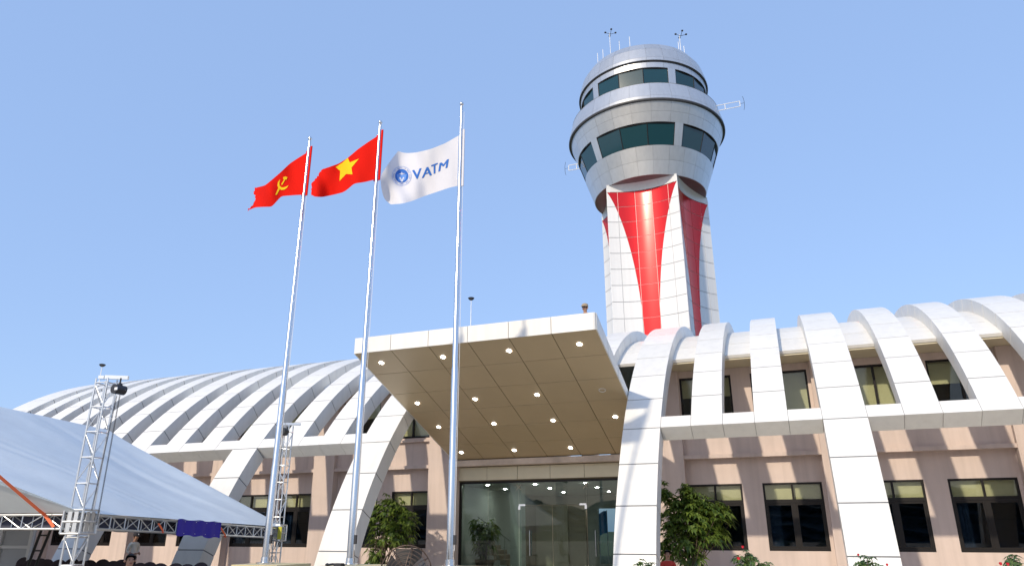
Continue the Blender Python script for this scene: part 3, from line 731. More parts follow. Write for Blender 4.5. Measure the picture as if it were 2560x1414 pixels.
# ------------------------------------------------------------------ plants
def bush(name, base, blobs, nclus, leaf, label, cat, mt='leafA', stems=14, lean=None, seed=1, roses=()):
    rg = np.random.default_rng(seed); base = Vector(base)
    t = thing(name, base, label, cat)
    pts = []
    tot = sum(b[3] for b in blobs)
    for (cx, cy, cz, wgt, rx, ry, rz) in blobs:
        for _ in range(int(nclus*wgt/tot)):
            d = rg.normal(size=3); d /= np.linalg.norm(d); q = rg.random()**.45
            pts.append(Vector((cx+d[0]*rx*q, cy+d[1]*ry*q, cz+d[2]*rz*q)))
    mb = MB()
    for p in pts:
        out = (p-Vector((base.x, base.y, base.z+.9))).normalized()
        ax = (out+Vector((0, 0, .5))+Vector(rg.normal(size=3))*.35).normalized()
        a = ax.orthogonal().normalized(); b = ax.cross(a); nl = int(rg.integers(6, 10)); L = leaf*(.7+.6*rg.random())
        ph = rg.random()*6.28
        for k in range(nl):
            an = ph+2*math.pi*k/nl+rg.normal()*.2; dr = (a*math.cos(an)+b*math.sin(an))
            d = (dr*.85+ax*(.25+.3*rg.random())).normalized()
            l = L*(.75+.4*rg.random()); sd = d.cross(ax).normalized()*l*.17
            p0 = p; p1 = p+d*l*.45+Vector((0, 0, -.02*l)); p2 = p+d*l*.98+Vector((0, 0, -l*(.35+.35*rg.random())))
            nv = (sd.cross(d)).normalized()*l*.03
            mb.poly([p0, p1+sd+nv, p1-sd+nv, p2, p1], [(0, 4, 1), (0, 2, 4), (4, 3, 1), (4, 2, 3)])
    mb.obj('foliage', M[mt], t)
    sm = MB()
    idx = rg.choice(len(pts), min(stems, len(pts)), replace=False)
    for j in idx:
        p = pts[j]; b0 = base+Vector((rg.normal()*.07, rg.normal()*.07, 0)); m1 = b0.lerp(p, .5)+Vector((rg.normal()*.06, rg.normal()*.06, .12)); m0 = b0.lerp(m1, .5)+Vector((-(p.x-base.x)*.08, 0, .05))
        sm.tube([b0, m0, m1, p], [.022, .017, .012, .005], 5)
    sm.obj('stems', M['bark'], t)
    for (rx, ry, rz, rr) in roses:
        fl = MB()
        for k in range(14):
            a = k*2.4; e = .2+.8*k/14; q = Vector((math.cos(a)*e*.6, math.sin(a)*e*.6, .9-e*.55))*rr
            c = Vector((rx, ry, rz))+q; u_ = Vector((-math.sin(a), math.cos(a), 0))*rr*.5; v_ = Vector((math.cos(a)*.4, math.sin(a)*.4, .8))*rr*.5
            fl.poly([c-u_-v_*.6, c+u_-v_*.6, c+u_*.8+v_, c-u_*.8+v_], [(0, 1, 2, 3)])
        fl.ball((rx, ry, rz+.25*rr), rr*.6, 8)
        fl.obj('bloom', M['rose'], t)
    return t
def pxp(px, py, Y): return onY(px, py, Y)
def blob(px, py, Y, wpx, hpx, wgt, dy=.5):
    c = onY(px, py, Y); sc = (c-CAM).dot(Fv)/F_PX; return (c.x, Y, c.z, wgt, wpx*sc, dy, hpx*sc)
Yb_ = 21.7
b0 = onY(958, 1420, Yb_)
bush('broadleaf_shrub', (b0.x, Yb_, 0), [blob(964, 1262, Yb_, 20, 26, 1.4, .3), blob(993, 1270, Yb_, 20, 24, 1.3, .3), blob(940, 1292, Yb_, 24, 30, 1.6), blob(975, 1310, Yb_, 52, 34, 4, .6), blob(1018, 1302, Yb_, 26, 26, 1.6, .5), blob(960, 1345, Yb_, 44, 24, 2.2, .5), blob(940, 1390, Yb_, 26, 30, 1.8, .4), blob(1005, 1340, Yb_, 34, 22, 1.2)], 430, .2, 'leafy green shrub beside the left leg of the entrance, behind the fan', 'shrub', seed=3, stems=26)
Yb_ = 20.6
b0 = onY(1722, 1420, Yb_)
bush('broadleaf_shrub', (b0.x, Yb_, 0), [blob(1661, 1232, Yb_, 13, 30, 1, .3), blob(1716, 1230, Yb_, 16, 22, 1, .3), blob(1695, 1262, Yb_, 34, 30, 2.2), blob(1742, 1262, Yb_, 42, 30, 2.6), blob(1790, 1292, Yb_, 40, 36, 3), blob(1738, 1305, Yb_, 62, 44, 5, .7), blob(1680, 1320, Yb_, 36, 46, 3, .5), blob(1668, 1385, Yb_, 26, 32, 1.6, .4), blob(1730, 1370, Yb_, 46, 40, 3, .5), blob(1790, 1340, Yb_, 30, 24, 1.5)], 720, .21, 'large leafy green shrub in front of the window right of the entrance', 'shrub', seed=5, stems=30)
def roseb(px, py, label, n, blooms, w_=22, seed=2, Y=12.5):
    b = onY(px, 1420, Y)
    bl = [blob(px, py+18, Y, w_, 20, 1, .2), blob(px-w_*.3, py+50, Y, w_*1.1, 26, 1.4, .25)]
    rs_ = []
    for (bx, by, br) in blooms: q = onY(bx, by, Y-.12); rs_.append((q.x, q.y, q.z, br))
    bush('rose_bush', (b.x, Y, 0), bl, n, .10, label, 'rose bush', 'leafB', stems=16, seed=seed, roses=rs_)
roseb(1612, 1398, 'rose bush top at the foot of the white leg right of the entrance', 36, [], 20, 2)
roseb(1868, 1378, 'rose bush with two red blooms beside the large shrub', 75, [(1857, 1368, .028), (1847, 1398, .036)], 30, 3)
roseb(1912, 1400, 'small rose bush without open blooms under the wide ground floor window', 34, [], 18, 4)
roseb(2165, 1392, 'rose bush with red buds in front of the second white leg from the entrance', 50, [(2146, 1387, .022), (2218, 1412, .024)], 36, 5)
roseb(2537, 1388, 'rose bush with pink blooms at the right edge', 42, [(2502, 1410, .028), (2520, 1411, .028)], 20, 6)
# potted plant in the lobby, plant outside the rear door
def potted(px, pyb, Y, label, s=1.0, seed=8):
    p = onY(px, pyb, Y); t = bush('potted_plant', (p.x, Y, .45*s), [(p.x-.1, Y, 1.2*s, 1, .4*s, .3*s, .45*s), (p.x+.25, Y, 1.6*s, 1, .3*s, .3*s, .4*s), (p.x-.3, Y, 1.7*s, .7, .25*s, .3*s, .3*s)], int(120*s), .2, label, 'potted plant', seed=seed)
    MB().lathe([(.001, .02), (.24*s, .02), (.34*s, .5*s), (.37*s, .52*s), (.37*s, .6*s), (.31*s, .6*s), (.30*s, .5*s), (.001, .5*s)], (p.x, Y, 0), 20).obj('pot', M['potm'], t)
potted(1212, 1390, 25.4, 'potted plant standing behind the entrance glass, left of the doors')

# ------------------------------------------------------------------ tent with truss towers
T1, T2 = Vector((-12.05, 9.67, 0)), Vector((-13.42, 16.8, 0))
ta = (T2-T1).normalized(); tb = Vector((ta.y*-1, ta.x, 0)); tb = Vector((-.982, -.189, 0)).normalized()
tubem = MB().tube([(0, 0, 0), (0, 0, 1)], 1, 7).mesh('tube', M['alu'])
def tube_obj(name, a, b, r, parent, me=None):
    a, b = Vector(a), Vector(b); d = b-a
    o = link(name, me or tubem, parent, a); o.rotation_mode = 'QUATERNION'; o.rotation_quaternion = d.to_track_quat('Z', 'Y'); o.scale = (r, r, d.length); return o
def truss_tower(P, ztop, s, label, step=.5):
    t = thing('truss_tower', (P.x, P.y, 0), label, 'truss tower', 'truss towers of the tent')
    cs = [P+ta.lerp(ta, 0)*(s/2*i)+tb*(s/2*j) for i, j in ((1, 1), (1, -1), (-1, -1), (-1, 1))]
    for c in cs: tube_obj('chord', (c.x, c.y, .05), (c.x, c.y, ztop), .019*s/.25, t)
    z = .12; k = 0
    while z < ztop+.01:
        for i in range(4):
            a, b = cs[i], cs[(i+1) % 4]
            tube_obj('rung', (a.x, a.y, z), (b.x, b.y, z), .012, t)
            if z+step < ztop+.01:
                if (k+i) % 2: a, b = b, a
                tube_obj('brace', (a.x, a.y, z+.04), (b.x, b.y, z+step-.04), .008, t)
        z += step; k += 1
    MB().box(P.x-s*1.4, P.x+s*1.4, P.y-s*1.4, P.y+s*1.4, 0, .05).obj('base_plate', M['bolt'], t)
    q = MB().box(-s*.15, s*1.5, -.035, .035, 0, .07).box(-s*.6, -s*.2, -.035, .035, .0, .06).obj('head_beam', M['alu'], t, (P.x, P.y, ztop+.005), local=True); q.rotation_euler = (0, 0, math.atan2(-tb.y, -tb.x)+.35)
    return t, cs
zt1 = onY(243, 950, T1.y).z; zt2 = onY(712, 1063, T2.y).z
truss_tower(T1, zt1, .25, 'aluminium truss tower with chain hoist, rising through the near corner of the tent', .46)
truss_tower(T2, zt2, .25, 'smaller-looking far truss tower right behind the leftmost flagpole', .46)
E1, E2 = onY(200, 1303, T1.y).z, onY(690, 1331, T2.y).z
def eave(name, A, Bv, s, label, n):
    t = thing(name, (A.x, A.y, A.z-s/2), label, 'truss', 'eave trusses of the tent')
    d = (Bv-A); dn = d.normalized(); sd = Vector((dn.y, -dn.x, 0)).normalized()*s/2; up = Vector((0, 0, s/2))
    cs = [sd+up, sd-up, -sd-up, -sd+up]
    for c in cs: tube_obj('chord', A+c, Bv+c, .021, t)
    for k in range(n):
        p, q = A+d*k/n, A+d*(k+1)/n
        for c0, c1 in ((0, 1), (3, 2)):
            tube_obj('upright', p+cs[c0], p+cs[c1], .012, t)
            i0, i1 = (c0, c1) if k % 2 else (c1, c0)
            tube_obj('brace', p+cs[i0], q+cs[i1], .010, t)
        tube_obj('brace', p+cs[0], q+cs[3], .010, t); tube_obj('brace', p+cs[1], q+cs[2], .010, t)
    return t
A1 = Vector((T1.x, T1.y, E1)); A2 = Vector((T2.x, T2.y, E2))
eave('eave_truss', A1+ta*.22, A2-ta*.22, .24, 'eave truss running from the near tower to the far tower with the blue banner', 17)
A3 = A1+tb*8
eave('eave_truss', A1+tb*.22, A3, .24, 'eave truss leaving the left edge of the picture', 18)
# sleeve blocks
for P, z, nm in ((T1, E1, 'cube sleeve block clamped on the near truss tower'), (T2, E2, 'cube sleeve block with yellow tag on the far truss tower')):
    t = thing('sleeve_block', (P.x, P.y, z-.2), nm, 'truss block', 'sleeve blocks')
    h = .2
    cs = [P+ta*h*i*.95+tb*h*j*.95 for i, j in ((1, 1), (1, -1), (-1, -1), (-1, 1))]
    for i in range(4):
        a, b = cs[i], cs[(i+1) % 4]
        tube_obj('post', (a.x, a.y, z-h), (a.x, a.y, z+h), .024, t)
        for zz in (z-h, z, z+h): tube_obj('rail', (a.x, a.y, zz), (b.x, b.y, zz), .02, t)
        m1, m2 = a.lerp(b, .33), a.lerp(b, .66)
        for m_ in (m1, m2):
            pb = MB().box(-.04, .04, -.006, .006, -h+.03, h-.03).obj('roller_plate', M['alu'], t, (m_.x, m_.y, z), local=True); pb.rotation_euler = (0, 0, math.atan2(b.y-a.y, b.x-a.x))
    if P is T2:
        q = cs[2]; MB().box(q.x-.02, q.x+.10, q.y-.05, q.y-.03, z-.16, z+.16).obj('tag', M['yel'], t)
# chain hoist hanging at the near tower head
hp = Vector((T1.x, T1.y, 0))-tb*.34+ta*-.05
t = thing('chain_hoist', (hp.x, hp.y, zt1-.44), 'black chain hoist with hanging chains under the near truss tower head', 'hoist')
MB().tube([(hp.x, hp.y-.11, zt1-.22), (hp.x, hp.y+.11, zt1-.22)], [.09, .09], 14).lathe([(.02, .13), (.05, .10), (.05, -.02)], (hp.x, hp.y, zt1-.22), 10).obj('hoist_body', M['bolt'], t)
MB().box(hp.x+.03, hp.x+.10, hp.y-.125, hp.y-.112, zt1-.25, zt1-.20).obj('name_plate', M['whitepaint'], t)
MB().tube([(hp.x, hp.y, zt1-.10), (hp.x, hp.y, zt1)], .015, 6).obj('hook', M['bolt'], t)
lk = MB().tube([(.011*math.cos(a), 0, .02*math.sin(a)) for a in [2*math.pi*k/8 for k in range(9)]], .0045, 4).mesh('chain_link', M['bolt'])
def chain(name, a, b, parent):
    a, b = Vector(a), Vector(b); n = int((b-a).length/.034); mb = MB()
    base = [(.012*math.cos(2*math.pi*k/6), .022*math.sin(2*math.pi*k/6)) for k in range(7)]
    d = (b-a).normalized()
    for i in range(n):
        c = a+(b-a)*(i+.5)/n; s_ = Vector((1, 0, 0)) if i % 2 else Vector((0, 1, 0))
        mb.tube([c+s_*x+d*y for x, y in base], .005, 4, cap=False)
    o = mb.obj(name, M['bolt'], parent); return o
chain('chain', (hp.x-.03, hp.y, zt1-.33), (T1.x-tb.x*.28, T1.y-.03, E1+.2), t)
chain('chain', (hp.x+.05, hp.y, zt1-.33), (hp.x+.03, hp.y+.02, E1-.05), t)
hp2 = T2-tb*.02-ta*.2
t = thing('chain_hoist', (hp2.x, hp2.y, zt2-.36), 'small black chain hoist under the far truss tower head', 'hoist')
MB().tube([(hp2.x, hp2.y-.1, zt2-.2), (hp2.x, hp2.y+.1, zt2-.2)], .11, 12).obj('hoist_body', M['bolt'], t)
chain('chain', (hp2.x-.02, hp2.y, zt2-.3), (hp2.x-.02, hp2.y, E2+.2), t)
# fabric roof: gable with its ridge parallel to the right eave
apx = ray(262, 1075)
rat = apx.x/apx.y; s_ap = (rat*T2.y-T2.x)/(tb.x-rat*tb.y)
AP = T2+tb*s_ap+ta*.16; AP.z = CAMZ+apx.z*(AP.y/apx.y)
print('tent ridge', AP, 'half width', s_ap, 'eaves', E1, E2, 'tops', zt1, zt2)
c1 = A1+Vector((0, 0, .15))-tb*.16-ta*.16; c2 = A2+Vector((0, 0, .15))-tb*.16+ta*.16
AN = T1+tb*s_ap-ta*3.6; AN.z = AP.z+.22
c3 = A1+tb*2*s_ap+Vector((0, 0, .15)); c4 = A2+tb*2*s_ap+Vector((0, 0, .3))+ta*.16
tent = thing('tent_roof', (AP.x, AP.y, E1), 'blue-grey tarpaulin tent roof on aluminium trusses at the left', 'tent')
def fabric(pa, pb, pc, pd, n, m_, sag, wr, seed, nm):
    """bilinear patch pa-pb (eave) to pd-pc (ridge) with sag and folds running up to the ridge"""
    rg = np.random.default_rng(seed); ph = rg.random(8)*6.28
    V = []
    nrm = ((pb-pa).cross((pd+pc)/2-pa)).normalized()
    for j in range(m_+1):
        v = j/m_
        for i in range(n+1):
            u = i/n; p = pa.lerp(pb, u).lerp(pd.lerp(pc, u), v)
            env = 4*v*(1-v)
            fold = wr*(math.sin((u+.25*v*(.6-u))*30+ph[0]+2.5*math.sin(u*7+ph[1]+v))*.5*(.4+.6*math.sin(u*9+ph[4])**2)+math.sin(u*67+ph[2]+5*v+2*math.sin(u*17))*.22*max(0,math.sin(u*13+ph[5]+2*v))+math.sin(u*9+ph[3]-4*v)*1.0+.35*math.sin(v*7+u*4+ph[6]))*(v*(1-v)*3+.12*(v > .02))*(v < .99)
            p = p-Vector((0, 0, sag*env*(1-.3*abs(2*u-1))))+nrm*fold
            V.append(p)
    mb = MB().poly(V, [(j*(n+1)+i, j*(n+1)+i+1, (j+1)*(n+1)+i+1, (j+1)*(n+1)+i) for j in range(m_) for i in range(n)])
    return mb.obj(nm, M['tarp'], tent, smooth=True)
fabric(c1, c2, AP, AN, 140, 40, .10, .07, 1, 'fabric_slope')
fabric(c4, c3, AN, AP, 60, 24, .10, .02, 3, 'fabric_slope')
fabric(c3-ta*.16, c1, AN, AN+Vector((.02, .01, 0)), 40, 24, .05, .02, 4, 'fabric_gable')
# valance lining behind the trusses
def valance(A, Bv, side, nm):
    d = (Bv-A); k = Vector((side.x, side.y, 0))*.13; V = []
    for i in range(31):
        p = A+d*i/30+k+Vector((0, 0, .012*math.sin(i*1.3)))
        V += [p+Vector((0, 0, .15)), p+Vector((0, 0, -.13+.02*math.sin(i*.9)))]
    MB().poly(V, [(2*i, 2*i+2, 2*i+3, 2*i+1) for i in range(30)]).obj(nm, M['tarpin'], tent, smooth=True)
valance(A1+ta*.25, A2-ta*.3, tb*1.0, 'valance'); valance(A1+tb*.3, A3, ta*1.0, 'valance')
# banner and straps
def on_eave(px): # point of the right eave line under picture column px
    best = None
    for i in range(2001):
        p = A1.lerp(A2, i/2000); q = p-CAM; x = 1280+F_PX*q.dot(Rv)/q.dot(Fv)
        if best is None or abs(x-px) < best[0]: best = (abs(x-px), p)
    return best[1]
pa, pb = on_eave(427), on_eave(536)
V = []; n = 24
for i in range(n+1):
    p = pa.lerp(pb, i/n)-tb*(.15+.012*math.sin(i*1.1))
    V += [p+Vector((0, 0, .16+.01*math.sin(i*.7))), p+Vector((0, 0, .0)), p+Vector((0, 0, -.17-.015*math.sin(i*.8)-.02*(i > 14)))]
bo = MB().poly(V, [(3*i+k, 3*i+3+k, 3*i+4+k, 3*i+1+k) for i in range(n) for k in (0, 1)]).obj('banner', M['banner'], None, pa, smooth=True); tag(bo, 'royal blue cloth wrapped on the tent eave truss', 'banner')
def strap(pts, wd, label):
    V = []; pts = [Vector(p) for p in pts]
    for i, p in enumerate(pts):
        d = (pts[min(i+1, len(pts)-1)]-pts[max(i-1, 0)]).normalized(); sd = d.cross((p-CAM).normalized()).normalized()*wd/2
        tk = (CAM-p).normalized()*.004
        V += [p+sd+tk, p-sd+tk, p-sd-tk, p+sd-tk]
    Fs = []
    for i in range(len(pts)-1):
        k = 4*i
        for a in range(4): Fs.append((k+a, k+(a+1) % 4, k+4+(a+1) % 4, k+4+a))
    Fs += [(0, 1, 2, 3), (4*len(pts)-1, 4*len(pts)-2, 4*len(pts)-3, 4*len(pts)-4)]
    tag(MB().poly(V, Fs).obj('strap', M['orange'], None, pts[-1]), label, 'strap', 'orange ratchet straps on the tent')
# strap along the near verge
gn_ = (c1-c3).cross(AN-c3).normalized(); gn_ = gn_ if gn_.y < 0 else -gn_
lf = lambda px, py: (lambda d: CAM+d*((c1+gn_*.09-CAM).dot(gn_)/d.dot(gn_)))(ray(px, py))
lt_ = lambda px, py: (lambda d: CAM+d*((A1-ta*.17-CAM).dot(ta)/d.dot(ta)))(ray(px, py))
strap([lf(-12+i*11, 1181+i*9.4) for i in range(11)]+[lt_(112, 1286), lt_(124, 1302), lt_(134, 1316)], .05, 'long orange strap running down the tent roof at the left edge')
def lashing(px0, py0, px1, py1, label):
    g_ = lambda px, py: (lambda d: CAM+d*((A1-tb*.16-CAM).dot(tb)/d.dot(tb)))(ray(px, py))
    a, b = g_(px0, py0), g_(px1, py1); strap([a, a.lerp(b, .5)+Vector((.01, -.01, 0)), b, b+Vector((-.05, .0, -.005)), b+Vector((.02, 0, -.03))], .035, label)
lashing(396, 1307, 408, 1326, 'short orange strap lashed left of the blue banner')
lashing(552, 1318, 564, 1338, 'short orange strap lashed right of the blue banner')
# ------------------------------------------------------------------ ladder, board
t = thing('ladder', (-13.4, 9.9, 0), 'black ladder leaning up under the tent eave', 'ladder')
la, lb_ = onY(62, 1400, 11.0), onY(108, 1318, 10.9)
wd = Vector((.42, .12, 0))
def lpt(py, side):
    e0 = [(78, 1392), (104, 1322)], [(98, 1392), (127, 1322)]
    (x0, y0), (x1, y1) = e0[side]; f_ = (py-y0)/(y1-y0); return onY(x0+(x1-x0)*f_, py, 11.0+.4*(1395-py)/80)
for sd in (0, 1):
    a, b = lpt(1320, sd), lpt(1392, sd); dirv = (b-a).normalized(); kk = (0-a.z)/dirv.z; tube_obj('rail', a, a+dirv*kk, .028, t, MB().tube([(0, 0, 0), (0, 0, 1)], 1, 6).mesh('rail', M['black']))
for z_ in (.2, .55, .9, 1.22, 1.52):
    P = []
    for sd in (0, 1):
        a, b = lpt(1320, sd), lpt(1392, sd); d = b-a; P.append(a+d*((z_-a.z)/d.z))
    tube_obj('rung', P[0], P[1], .018, t, MB().tube([(0, 0, 0), (0, 0, 1)], 1, 6).mesh('rung', M['black']))
pa = onY(2, 1330, 15); pb = onY(88, 1330, 15)
t = thing('partition_board', (pa.x, 15, 0), 'white framed partition board under the tent at the left edge', 'partition')
MB().box(pa.x-1.5, pb.x, 15, 15.04, .05, 2.0).obj('board', M['board'], t)
fr_ = MB()
for xx in (pa.x+.12, pb.x-.05): fr_.box(xx-.06, xx+.06, 14.93, 14.999, 0, 2.05)
for zz in (.5, 1.18, 1.95): fr_.box(pa.x-1.5, pb.x, 14.95, 14.998, zz-.04, zz+.04)
fr_.obj('frame', M['whitepaint'], t)

# ------------------------------------------------------------------ chairs
def chair_meshes():
    back = MB(); n = 12; V = []
    P = [(-.165, .42), (-.185, .68)]+[(-.185*math.cos(a), .735+.185*math.sin(a)) for a in [math.pi*k/10 for k in range(11)]]+[(.185, .68), (.165, .42)]
    m_ = len(P)
    for y in (-.03, .03): V += [(x, y+.06*(z-.42), z) for x, z in P]
    back.poly(V, [tuple(range(m_)), tuple(range(m_, 2*m_))[::-1]]+[(i, (i+1) % m_, m_+(i+1) % m_, m_+i) for i in range(m_)])
    bme = back.mesh('backrest', M['chair'])
    bm = bmesh.new(); bm.from_mesh(bme); bmesh.ops.recalc_face_normals(bm, faces=bm.faces); bmesh.ops.bevel(bm, geom=[e for e in bm.edges], offset=.015, segments=2, affect='EDGES'); bm.to_mesh(bme); bm.free()
    seat = MB().box(-.21, .21, -.44, 0, .42, .47).mesh('seat', M['chair'])
    leg = MB().tube([(0, 0, 0), (0, 0, .42)], .013, 6).mesh('leg', M['bolt'])
    return bme, seat, leg
cb, cs_, cl = chair_meshes()
def chair(p, rz, label):
    t = thing('banquet_chair', (p.x, p.y, 0), label, 'chair', 'chairs under the tent'); t.rotation_euler = (0, 0, rz)
    for nm, me, l in [('backrest', cb, (0, 0, 0)), ('seat', cs_, (0, 0, 0))]+[('leg', cl, (sx*.18, yy, 0)) for sx in (-1, 1) for yy in (-.02, -.4)]:
        o = bpy.data.objects.new(nm, me); COL.objects.link(o); o.parent = t; o.location = l; W[o.name] = W[t.name]
ORD = 'first second third fourth fifth sixth seventh eighth ninth tenth eleventh twelfth thirteenth fourteenth fifteenth sixteenth seventeenth eighteenth nineteenth'.split()
seats = [(4, 1386), (36, 1388), (62, 1391), (80, 1396), (102, 1394), (118, 1396), (150, 1397), (182, 1394), (206, 1399), (226, 1398), (258, 1396), (284, 1400), (305, 1397), (350, 1405), (376, 1403), (402, 1406), (440, 1406), (470, 1408), (503, 1404)]
for i, (px, py) in enumerate(seats):
    p = onZ(px, py, .92)
    if p.y > 16.2: p = CAM+(p-CAM)*(16.2/p.y)
    chair(Vector((p.x, p.y, 0)), math.atan2(-p.x, p.y)+.25*math.sin(i*2.3)+0, 'plum covered banquet chair under the tent, '+ORD[i]+' from the left edge')

# ------------------------------------------------------------------ people
def skin_body(name, V, Ed, Rad, face_mat, mats, parent_thing, world, rz):
    me = bpy.data.meshes.new(name); me.from_pydata([tuple(v) for v in V], Ed, [])
    o = bpy.data.objects.new(name, me); COL.objects.link(o)
    sk = o.modifiers.new('s', 'SKIN'); sk.use_smooth_shade = True
    for i, r in enumerate(Rad):
        me.skin_vertices[0].data[i].radius = r if hasattr(r, '__len__') else (r, r)
    me.skin_vertices[0].data[0].use_root = True
    sb = o.modifiers.new('b', 'SUBSURF'); sb.levels = 2; sb.render_levels = 2
    bpy.context.view_layer.update()
    m2 = bpy.data.meshes.new_from_object(o.evaluated_get(bpy.context.evaluated_depsgraph_get()))
    bpy.data.objects.remove(o); m2.name = name
    for m_ in mats: m2.materials.append(m_)
    for p in m2.polygons: p.material_index = face_mat(p.center); p.use_smooth = True
    q = link(name, m2, parent_thing, world); return q
def person(loc, rz, label, shirt, pose='stand', cap=None, legs=True, H=1.66):
    """pelvis at index 0; local frame looks towards -y"""
    t = thing('person', loc, label, 'person'); t.rotation_euler = (0, 0, rz)
    s = H/1.70; sit = pose in ('sit', 'crouch')
    hipz = .92 if not sit else .48
    V = [(0, 0, hipz), (0, .0, hipz+.18), (0, .01, hipz+.38), (0, .02, hipz+.50), (0, .0, hipz+.58), (0, -.02, hipz+.66), (0, -.025, hipz+.74), (0, -.015, hipz+.81)]
    Rd = [(.155, .11), (.145, .105), (.165, .11), (.13, .085), (.055, .055), (.073, .085), (.08, .098), (.055, .07)]
    Ed = [(i, i+1) for i in range(7)]
    sh = 3
    for sx in (-1, 1):
        n = len(V)
        if pose == 'stand': A = [(sx*.19, .02, hipz+.47), (sx*.25, .05, hipz+.20), (sx*.16, -.17, hipz+.10), (sx*.07, -.24, hipz+.13)]
        elif pose == 'lean': A = [(sx*.19, .0, hipz+.47), (sx*.26, -.05, hipz+.2), (sx*.22, -.2, hipz+.05), (sx*.2, -.26, hipz+.0)]
        else: A = [(sx*.19, .02, hipz+.47), (sx*.24, -.02, hipz+.20), (sx*.17, -.22, hipz+.14), (sx*.12, -.30, hipz+.16)]
        V += A; Rd += [(.072, .07), (.05, .05), (.038, .038), (.03, .036)]; Ed += [(sh, n), (n, n+1), (n+1, n+2), (n+2, n+3)]
        m_ = len(V)                                   # fingers and thumb
        w_ = Vector(A[3]); d = (w_-Vector(A[2])).normalized(); sdv = d.cross(Vector((0, 0, 1))).normalized()
        for k, ln in enumerate((.075, .085, .08, .065)):
            V.append(tuple(w_+d*ln+sdv*(.024*(k-1.5))+Vector((0, 0, -.015)))); Rd.append((.010, .010)); Ed.append((n+3, len(V)-1))
        V.append(tuple(Vector(A[2]).lerp(w_, .8)-sdv*sx*.05+d*.03)); Rd.append((.011, .011)); Ed.append((n+3, len(V)-1))
        n = len(V)
        if not sit: L = [(sx*.095, 0, hipz-.06), (sx*.10, -.02, .50), (sx*.105, .02, .09), (sx*.11, -.13, .045)]
        else: L = [(sx*.10, -.04, hipz), (sx*.13, -.42, hipz+.02), (sx*.13, -.40, .09), (sx*.13, -.54, .045)]
        V += L; Rd += [(.088, .09), (.062, .062), (.045, .05), (.04, .035)]; Ed += [(0, n), (n, n+1), (n+1, n+2), (n+2, n+3)]
    V = [tuple(c*s for c in v) for v in V]
    neck = (hipz+.57)*s
    def fm(c):
        if c.z > neck-.02 and abs(c.x) < .12: return 0
        if c.z < .10*s: return 3
        if (abs(c.x) > .15*s or c.y < -.14*s) and c.z > (hipz+.03)*s and (c.y < -.08*s or c.z < (hipz+.25)*s): 
            return 0 if (c.y < -.06*s) else 1
        if c.z < (hipz+.02)*s: return 2
        return 1
    b = skin_body('body', V, Ed, [(a*s, b_*s) for a, b_ in Rd], fm, [M['skin'], M[shirt], M['trousers'], M['black']], t, loc, rz)
    hz = (hipz+.745)*s
    hd = MB()
    for k in range(9):                                # hair cap
        pass
    prof = [(.103*s*math.sin(a), .118*s*math.cos(a)) for a in [math.pi*k/18 for k in range(0, 12)]]
    V2 = []; nn = 16
    for r, z in prof:
        for k in range(nn):
            a = 2*math.pi*k/nn; fwd = -math.sin(a)*-1
            zz = z
            if z < .06*s and math.sin(a) < -.1: zz = .078*s   # open face
            V2.append((max(r, 1e-4)*math.cos(a)*.92, -.02*s+max(r, 1e-4)*math.sin(a)*1.06, hz+.01+zz))
    o = MB().poly(V2, [(i*nn+k, (i+1)*nn+k, (i+1)*nn+(k+1) % nn, i*nn+(k+1) % nn) for i in range(len(prof)-1) for k in range(nn)]).obj('hair', M['hair'], b, loc, smooth=True, local=True)
    MB().ball((0, -.118*s, hz-.03*s), .017*s, 6).obj('nose', M['skin'], b, loc, smooth=True, local=True)
    for sx in (-1, 1):
        MB().ball((sx*.098*s, -.01*s, hz-.02*s), .026*s, 6).obj('ear', M['skin'], b, loc, smooth=True, local=True)
        MB().ball((sx*.034*s, -.105*s, hz+.005*s), .011*s, 6).obj('eye', M['hair'], b, loc, local=True)
    MB().box(-.024*s, .024*s, -.112*s, -.100*s, hz-.068*s, hz-.058*s).obj('mouth', M['maroon'], b, loc, local=True)
    if cap:
        c = MB().lathe([(.112*s, .02), (.118*s, .06), (.108*s, .12), (.06*s, .15), (.001, .155)], (0, -.02*s, hz+.015*s), 18)
        c.hexa([(-.075*s, -.11*s, hz+.035*s), (.075*s, -.11*s, hz+.035*s), (.055*s, -.22*s, hz+.02*s), (-.055*s, -.22*s, hz+.02*s), (-.075*s, -.11*s, hz+.045*s), (.075*s, -.11*s, hz+.045*s), (.055*s, -.22*s, hz+.03*s), (-.055*s, -.22*s, hz+.03*s)])
        co = c.obj('cap', M[cap], b, loc, smooth=False, local=True)
        if cap == 'trousers': MB().ball((0, -.135*s, hz+.09*s), .022*s, 6).obj('cap_badge', M['whitepaint'], co, loc, local=True)
    return t
gy = 19.0; gp_ = onY(340, 1338, gy)
person((gp_.x, gy, 0), math.atan2(-gp_.x, gy)+.7, 'standing guard in a pale shirt and dark cap under the tent', 'shirt', 'stand', 'trousers', H=1.45)
sy = 10.6; sp_ = onY(327, 1386, sy)
person((sp_.x, sy, 0), math.atan2(-sp_.x, sy)+.25, 'dark haired person seated among the chairs in front of the guard', 'maroon', 'sit', None, H=1.52)
ry = 24.0; rp_ = onY(1463, 768, ry)
zr = ZC+math.sqrt((RO-.40)**2-(YC-ry)**2)
person((rp_.x, ry, zr-.05), -.25, 'person in a beige cap and maroon shirt on the roof above the canopy', 'maroon', 'lean', 'cap', H=rp_.z-zr+.06)
cy_ = 18.6; cp_ = onY(1652, 1396, cy_)
person((cp_.x, 19.6, 0), .4, 'person in red crouching behind the right entrance leg', 'redshirt', 'crouch', None, H=1.42)

